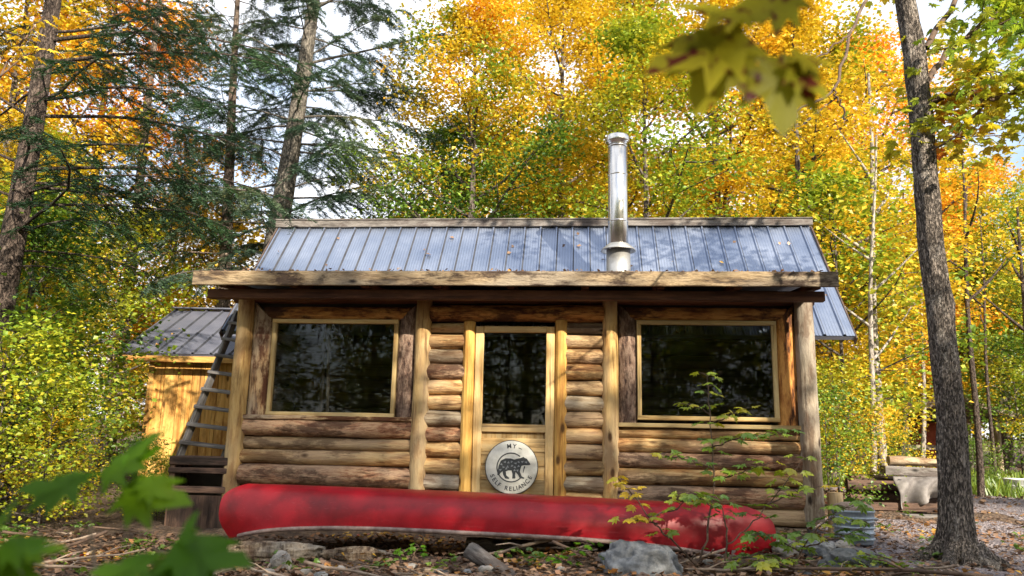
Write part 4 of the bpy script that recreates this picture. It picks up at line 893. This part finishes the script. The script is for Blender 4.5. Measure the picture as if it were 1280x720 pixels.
Lg, Cg = G(), G(); rr = rng(77); cl = []
def bough(pix, r0_, twigs=6, tl=.7, leafy=True, y0=6.95, dy=.0):
    P = np.array([tuple(at(px, py, y0+dy*k) - RT.location) for k, (px, py) in enumerate(pix)])
    # densify
    tt = np.linspace(0, len(P)-1, len(P)*4); D = np.array([[np.interp(q, range(len(P)), P[:, c]) for c in range(3)] for q in tt]); D[1:-1] += rr.normal(0, .012, D[1:-1].shape)
    tube(Lg, D, np.linspace(r0_, .007, len(D)), 8, False)
    if not leafy: return
    for s in range(twigs):
        k = int(len(D)*(.25+.75*s/twigs)); k = min(k, len(D)-2); az = rr.uniform(0, 6.28); tp_ = limb_pts(D[k], az, rr.uniform(-.2, .5), tl*rr.uniform(.5, 1.2), rr, 5, .1); tube(Lg, tp_, [.007, .006, .005, .004, .002], 5, False); cl.extend([tp_[2], tp_[3], tp_[4], tp_[4]])
bough([(1158, 105), (1190, 58), (1225, 32), (1262, 5), (1300, -40)], .032, 12, .6, dy=.1)
bough([(1160, 128), (1190, 118), (1222, 118), (1245, 124), (1280, 112), (1330, 90)], .034, 12, .6, dy=-.08)
bough([(1232, 122), (1222, 145), (1195, 170), (1165, 188)], .022, 7, .5, dy=.02, y0=6.75)
bough([(1215, 115), (1250, 95), (1290, 84)], .02, 6, .5, y0=6.8, dy=.1); bough([(1240, 30), (1275, 32), (1320, 40)], .018, 6, .5, y0=7.1, dy=.1)
bough([(1158, 60), (1230, -60), (1330, -120)], .03, 10, .8, dy=.3)
for k in range(9):  # upper crown
    c = rt_c(5.6+k*.3); P = limb_pts(c, k*2.4, .45, 2.0-.1*k, rr, 6, .2); tube(Lg, P, np.linspace(.03, .007, 6), 6, False)
    for s in (2, 3, 4, 5):
        tp_ = limb_pts(P[s], k*2.4+(-1)**s*.9, .1, .7, rr, 5, .1); tube(Lg, tp_, [.007, .006, .005, .004, .002], 5, False); cl += [tp_[2], tp_[3], tp_[4]]
cl = np.array(cl); m_ = 2400; Q = cl[rr.integers(0, len(cl), m_)] + rr.normal(0, 1, (m_, 3))*np.array([.17, .17, .10]); scatter(Cg, rr, Q, .105, MAPLE, .5, .5)
# the dark twig hanging left of the trunk
bough([(1140, -30), (1080, 0), (1062, 45), (1042, 112), (1012, 130), (985, 148)], .018, 0, .3, False, dy=-.28); bough([(1042, 112), (1052, 130), (1056, 150)], .008, 0, .3, False, y0=6.1); bough([(1064, 40), (1040, 60), (1012, 78)], .008, 0, .3, False, y0=6.3, dy=-.1)
obj('limb', Lg, M['twig'], RT); obj('crown', Cg, LM['bough'], RT, smooth=False)
for kx, (ax_, L_) in enumerate([(2.9, .55), (-2.3, .5), (-1.2, .42), (.2, .5), (-.6, .4)]):
    g = G(); P = [(math.cos(ax_)*.12+.02, math.sin(ax_)*.12, .16), (math.cos(ax_)*.22, math.sin(ax_)*.22, .075), (math.cos(ax_)*.36, math.sin(ax_+.1)*.36, .03), (math.cos(ax_)*L_, math.sin(ax_+.15)*L_, -.03)]
    tube(g, P, [.075, .062, .045, .02], 12, True, .06, kx); obj('root', g, M['rightbark'], RT)

# ---- saplings in front of the canoe
def sapling(name, stems, label, mat, leaf, seed, per=1.0, stemm='twig', r=.009, group=None):
    """stems: list of (pixel path, depth); opposite leaf pairs on short stalks"""
    rr = rng(seed); first = at(*stems[0][0][0], stems[0][1]); root = empty(name, first, 0, label, 'sapling', group); S_, C_ = G(), G()
    for si, (pix, Y, y1, lf) in enumerate(stems):
        k = len(pix); P = np.array([tuple(at(px, py, Y+(y1-Y)*i/(k-1)) - first) for i, (px, py) in enumerate(pix)])
        tt = np.linspace(0, k-1, k*4); D = np.array([[np.interp(q, range(k), P[:, c]) for c in range(3)] for q in tt]); D[1:-1] += rr.normal(0, .006, D[1:-1].shape)
        tube(S_, D, np.linspace(r*(1 if si == 0 else .7), .0025, len(D)), 6, False)
        LP, LA, LN = [], [], []
        for (u, m) in lf:
            b = D[min(len(D)-1, int(u*(len(D)-1)))]
            a0 = rr.uniform(0, 6.28)
            for w in range(m):
                a = a0 + w*(math.pi if m == 2 else 6.28/m) + rr.normal(0, .3); L = rr.uniform(.03, .09)
                e = b + np.array([math.cos(a)*L, math.sin(a)*L, rr.uniform(.0, .03)]); tube(S_, [b, (b+e)/2+[0, 0, .008], e], [.0022, .002, .0016], 4, False)
                LP.append(e); LA.append([math.cos(a), math.sin(a), rr.normal(-.25, .2)]); LN.append([rr.normal(0, .25), rr.normal(-.25, .25), 1])
        if LP: leaves(C_, MAPLE, np.array(LP), np.array(LA), np.array(LN), leaf*rr.uniform(.7, 1.2, len(LP)))
    obj('stem', S_, M[stemm], root); obj('foliage', C_, LM[mat], root, smooth=False); return root
T4 = lambda a=.35, n=9, m=3: [(a+(1-a)*i/(n-1), m) for i in range(n)]
sapling('maple_sapling', [([(868, 720), (885, 668), (893, 600), (890, 540), (886, 498), (884, 470)], 6.3, 6.5, T4(.45, 8, 3)),
    ([(889, 560), (920, 548), (955, 545), (985, 540)], 6.4, 6.35, T4(.3, 6, 3)), ([(890, 585), (850, 572), (825, 568)], 6.4, 6.3, T4(.3, 4, 3)), ([(888, 530), (912, 520), (930, 512)], 6.45, 6.5, T4(.5, 3, 3)), ([(889, 520), (868, 508), (850, 505)], 6.45, 6.5, T4(.5, 3, 2)), ([(891, 600), (930, 590), (960, 580)], 6.4, 6.2, T4(.3, 4, 3))],
    'tall thin maple sapling before the right window', 'sapyel', .10, 5)
sapling('maple_sapling', [([(905, 725), (909, 668), (905, 640), (895, 622)], 6.1, 6.1, T4(.6, 3, 3)), ([(909, 680), (935, 660), (960, 630), (985, 600), (1005, 572)], 6.1, 6.2, T4(.4, 6, 3)), ([(900, 640), (880, 625), (862, 618)], 6.1, 6.0, T4(.4, 3, 3)), ([(960, 630), (990, 615), (1015, 612)], 6.15, 6.1, T4(.3, 3, 3))],
    'dark branching sapling before the right end of the canoe', 'sapyel', .10, 6)
sapling('maple_sapling', [([(880, 715), (845, 680), (815, 650), (797, 625), (785, 612)], 6.25, 6.1, T4(.4, 5, 3)), ([(822, 655), (802, 650), (788, 652)], 6.15, 6.1, T4(.4, 2, 3)), ([(812, 648), (850, 632), (872, 618)], 6.15, 6.2, T4(.4, 4, 3)), ([(797, 625), (780, 608), (775, 600)], 6.1, 6.1, T4(.6, 2, 2))],
    'yellow-leaved sapling leaning left over the canoe', 'sapyel', .095, 7)
sapling('maple_sapling', [([(985, 730), (1000, 690), (1020, 662), (1045, 640), (1075, 628)], 6.0, 6.2, T4(.3, 6, 4)), ([(1000, 690), (970, 672), (940, 668)], 6.05, 6.0, T4(.3, 4, 4)), ([(1005, 685), (1050, 672), (1085, 655)], 6.05, 6.1, T4(.4, 4, 3)), ([(995, 700), (960, 700), (930, 706)], 6.0, 5.9, T4(.3, 4, 4))],
    'low bushy sapling with green and yellow leaves left of the tub', 'sapyel', .105, 8)
sapling('maple_sapling', [([(715, 725), (712, 700), (722, 688), (735, 680)], 6.3, 6.3, T4(.3, 4, 4)), ([(712, 705), (690, 695), (680, 700)], 6.3, 6.25, T4(.4, 3, 4))],
    'small green seedling left of the big boulder', 'near', .06, 9)
sapling('maple_sapling', [([(516, 700), (518, 690), (524, 684)], 6.6, 6.6, T4(.3, 3, 4)), ([(516, 695), (508, 690), (502, 690)], 6.6, 6.6, T4(.6, 2, 3))],
    'tiny green seedling in the shade under the canoe', 'near', .05, 10)
# blurred leaves close to the lens: a young maple in front at the left, another overhanging from the upper right
def nearplant(name, stems, label, mat, seed, base):
    rr = rng(seed); root = empty(name, base, 0, label, 'sapling'); S_, C_ = G(), G(); B = Vector(base)
    for pts, Y, r, lf in stems:
        P = np.array([tuple((at(px, py, Y) if not isinstance(px, Vector) else px) - B) for px, py in pts]); k = len(P)
        tt = np.linspace(0, k-1, k*5); D = np.array([[np.interp(q, range(k), P[:, c]) for c in range(3)] for q in tt]); tube(S_, D, np.linspace(r, r*.4, len(D)), 8, False)
        for (px, py, dx, dy, s, tilt) in lf:
            p = at(px, py, Y) - B; ax = at(px+dx, py+dy, Y) - at(px, py, Y); ln = ax.length
            leaves(C_, MAPLE, np.array([tuple(p)]), np.array([tuple(ax)]), np.array([[rr.normal(0, .2), -.55+tilt, .8]]), np.array([s*ln*(.97 if mat == 'near' else 1)]))
    obj('stem', S_, M['deadtwig'] if 'green' in label else M['twig'], root); obj('foliage', C_, LM[mat], root)
bz = at(118, 720, 1.25); 
nearplant('maple_sapling', [([(Vector((bz.x+.02, 1.25, hz(bz.x, 1.25))), 0), (bz, 0), at and (112, 660), (102, 600)][0:4] if False else [(Vector((bz.x+.02, 1.25, hz(bz.x, 1.25))), 0), (120, 720), (112, 655), (130, 600)], 1.25, .004,
    [(125, 600, 60, -45, 1.35, .0), (150, 612, 75, 15, 1.2, -.1), (115, 606, -80, 5, 1.2, .1), (150, 580, 55, -20, 1.0, -.2), (175, 600, 45, 25, 1.0, 0)]),
    ([(Vector((bz.x+.02, 1.25, hz(bz.x, 1.25))), 0), (200, 740), (215, 690)], 1.1, .003, [(210, 685, 85, 18, 1.25, .1), (225, 680, 20, -35, 1.2, 0), (215, 695, 60, 50, 1.1, 0), (190, 700, 55, 45, 1.2, 0), (200, 705, -75, 10, 1.2, .2)]),
    ([(Vector((bz.x+.02, 1.25, hz(bz.x, 1.25))), 0), (40, 740), (10, 690)], 1.0, .003, [(0, 680, 60, 10, 1.2, .2), (-10, 660, 30, -30, 1.2, .1), (-5, 690, 55, 45, 1.0, .2), (30, 690, 60, -4, .9, .3)])],
    'green maple sapling with big soft leaves in the left foreground', 'near', 15, (bz.x, 1.25, hz(bz.x, 1.25)))
ov = Vector((1.15, .75, 0)); ov.z = hz(ov.x, ov.y)
nearplant('overhanging_maple', [([(ov, 0), (Vector((1.12, .8, 1.2)), 0), (Vector((.85, .95, 1.75)), 0), (1075, -60), (1000, -10), (945, 36)], 1.05, .004,
    [(935, 40, -100, 42, 1.25, -.5), (940, 20, -85, -10, 1.1, -.3), (978, 66, 0, 88, 1.15, -.75), (985, 70, 48, 55, 1.0, -.6), (985, 66, 62, 18, .95, -.5), (995, -10, -70, 38, 1.2, -.5), (915, 42, -40, 90, 1.1, -.8)])],
    'maple branch with brown-spotted leaves hanging into the top of the picture', 'spot', 16, tuple(ov))
hl = Vector((-1.3, 1.7, 0)); hl.z = hz(hl.x, hl.y)
# yellow maple leaves against the left hemlock trunk
sapling('maple_sapling', [([(-60, 250), (-20, 150), (10, 75), (40, 45)], 5.2, 5.4, []), ([(0, 95), (25, 72), (50, 62)], 5.3, 5.4, T4(.3, 5, 3)), ([(20, 60), (40, 35), (55, 20)], 5.35, 5.4, T4(.3, 4, 3))],
    'yellow maple twig in front of the left hemlock trunk', 'yellow', .085, 12, r=.012)

# ------------------------------------------------------------------ woods that read as one mass: the far wood, the wood behind the viewer
W = G(); WT = G(); rr = random.Random(31)
lo = [broadleaf(60+k, 13, 1.2, 3.2, 7500 if k < 3 else 2400, .18 if k < 3 else .2, .15, 22, spread=.5) for k in range(4)]
hi = []
def mass(x, y, s, k=None):
    k = rr.randrange(3) if k is None else k
    Mx = Matrix.Translation((x, y, hz(x, y)-.1)) @ Matrix.Rotation(rr.uniform(0, 6.28), 4, 'Z') @ Matrix.Diagonal((s*rr.uniform(.9, 1.2), s*rr.uniform(.9, 1.2), s, 1)); W.merge(lo[k][1], Mx); WT.merge(lo[k][0], Mx)
for k in range(44):
    x = -34 + k*1.75 + rr.uniform(-1, 1); y = rr.uniform(27, 40); px = 640 + 1000*x/y
    s = rr.uniform(.85, 1.15)
    if 100 < px < 560: s = rr.uniform(.42, .55)
    mass(x, y, s)
for k in range(40): mass(-38 + k*2.0 + rr.uniform(-.7, .7), rr.uniform(31, 44), rr.uniform(.34, .45))
far = obj('far_wood', W, LM['yellow'], None, smooth=False); tag(far, 'yellow autumn wood closing off the view behind all nearer trees', 'wood', kind='stuff')
obj('trunks', WT, M['bark'], far)
W = G(); WT = G()
for (x, y, s) in [(6.0, -4.8, .9), (1.5, -5.5, .6), (-5, -5, .7), (1, -10, .95), (-2.5, -8.5, .9), (-7.5, -8, .9), (6, -12, 1.0), (13, -9, 1.0), (-13, -7, .9), (0.5, -14, 1.05), (-6, -16, 1.05), (18, -3, .9), (12, -17, 1.0), (-18, -14, 1.0), (3, -22, 1.1), (-12, -24, 1.1), (22, -14, 1.1)]: mass(x, y, s)
for (x, y, s) in [(7.4, -6.0, .9), (8.8, -3.8, .82)]: mass(x, y, s, 3)
for k in range(22): mass(-22 + k*2.1 + rr.uniform(-.7, .7), rr.uniform(-8.5, -4.5), rr.uniform(.36, .48), k % 3)
back = obj('rear_wood', W, LM['ygreen'], None, smooth=False); tag(back, 'autumn wood around the rest of the clearing that shades the cabin', 'wood', kind='stuff'); obj('trunks', WT, M['bark'], back)

# ------------------------------------------------------------------ light
SUN_EL, SUN_AZ = R(30), R(32)     # azimuth measured from straight behind the viewer towards the right
sd_ = Vector((math.sin(SUN_AZ)*math.cos(SUN_EL), -math.cos(SUN_AZ)*math.cos(SUN_EL), math.sin(SUN_EL)))
sl = bpy.data.lights.new('sun', 'SUN'); so = bpy.data.objects.new('sun', sl); col.objects.link(so)
so.rotation_euler = sd_.to_track_quat('Z', 'Y').to_euler(); sl.energy = 5.0; sl.angle = R(.6); sl.color = (1, .88, .70)
w = bpy.data.worlds.new('World'); scene.world = w; w.use_nodes = True; nt = w.node_tree; nt.nodes.clear()
sky = nt.nodes.new('ShaderNodeTexSky'); sky.sky_type = 'NISHITA'; sky.sun_disc = False; sky.sun_elevation = SUN_EL; sky.sun_rotation = math.atan2(sd_.x, sd_.y); sky.dust_density = 1.5
tc = nt.nodes.new('ShaderNodeTexCoord'); mp = nt.nodes.new('ShaderNodeMapping'); mp.inputs['Scale'].default_value = (1.5, 1.5, 3.2); nz = nt.nodes.new('ShaderNodeTexNoise'); nz.inputs['Scale'].default_value = 1.6; nz.inputs['Detail'].default_value = 7
rp = nt.nodes.new('ShaderNodeValToRGB'); rp.color_ramp.elements[0].position = .33; rp.color_ramp.elements[1].position = .56
mx = nt.nodes.new('ShaderNodeMix'); mx.data_type = 'RGBA'; mx.inputs[7].default_value = (5.5, 5.6, 5.85, 1)
bg = nt.nodes.new('ShaderNodeBackground'); bg.inputs[1].default_value = .12; wo = nt.nodes.new('ShaderNodeOutputWorld')
for a, b in ((tc.outputs['Generated'], mp.inputs[0]), (mp.outputs[0], nz.inputs['Vector']), (nz.outputs[0], rp.inputs[0]), (rp.outputs[0], mx.inputs[0]), (sky.outputs[0], mx.inputs[6]), (mx.outputs[2], bg.inputs[0]), (bg.outputs[0], wo.inputs[0])): nt.links.new(a, b)
scene.view_settings.view_transform = 'Standard'; scene.view_settings.look = 'None'; scene.view_settings.exposure = 1.32
scene.cycles.use_denoising = True; scene.cycles.max_bounces = 7; scene.cycles.diffuse_bounces = 3; scene.cycles.transmission_bounces = 4; scene.cycles.transparent_max_bounces = 8; scene.cycles.glossy_bounces = 3
scene.cycles.sample_clamp_indirect = 6
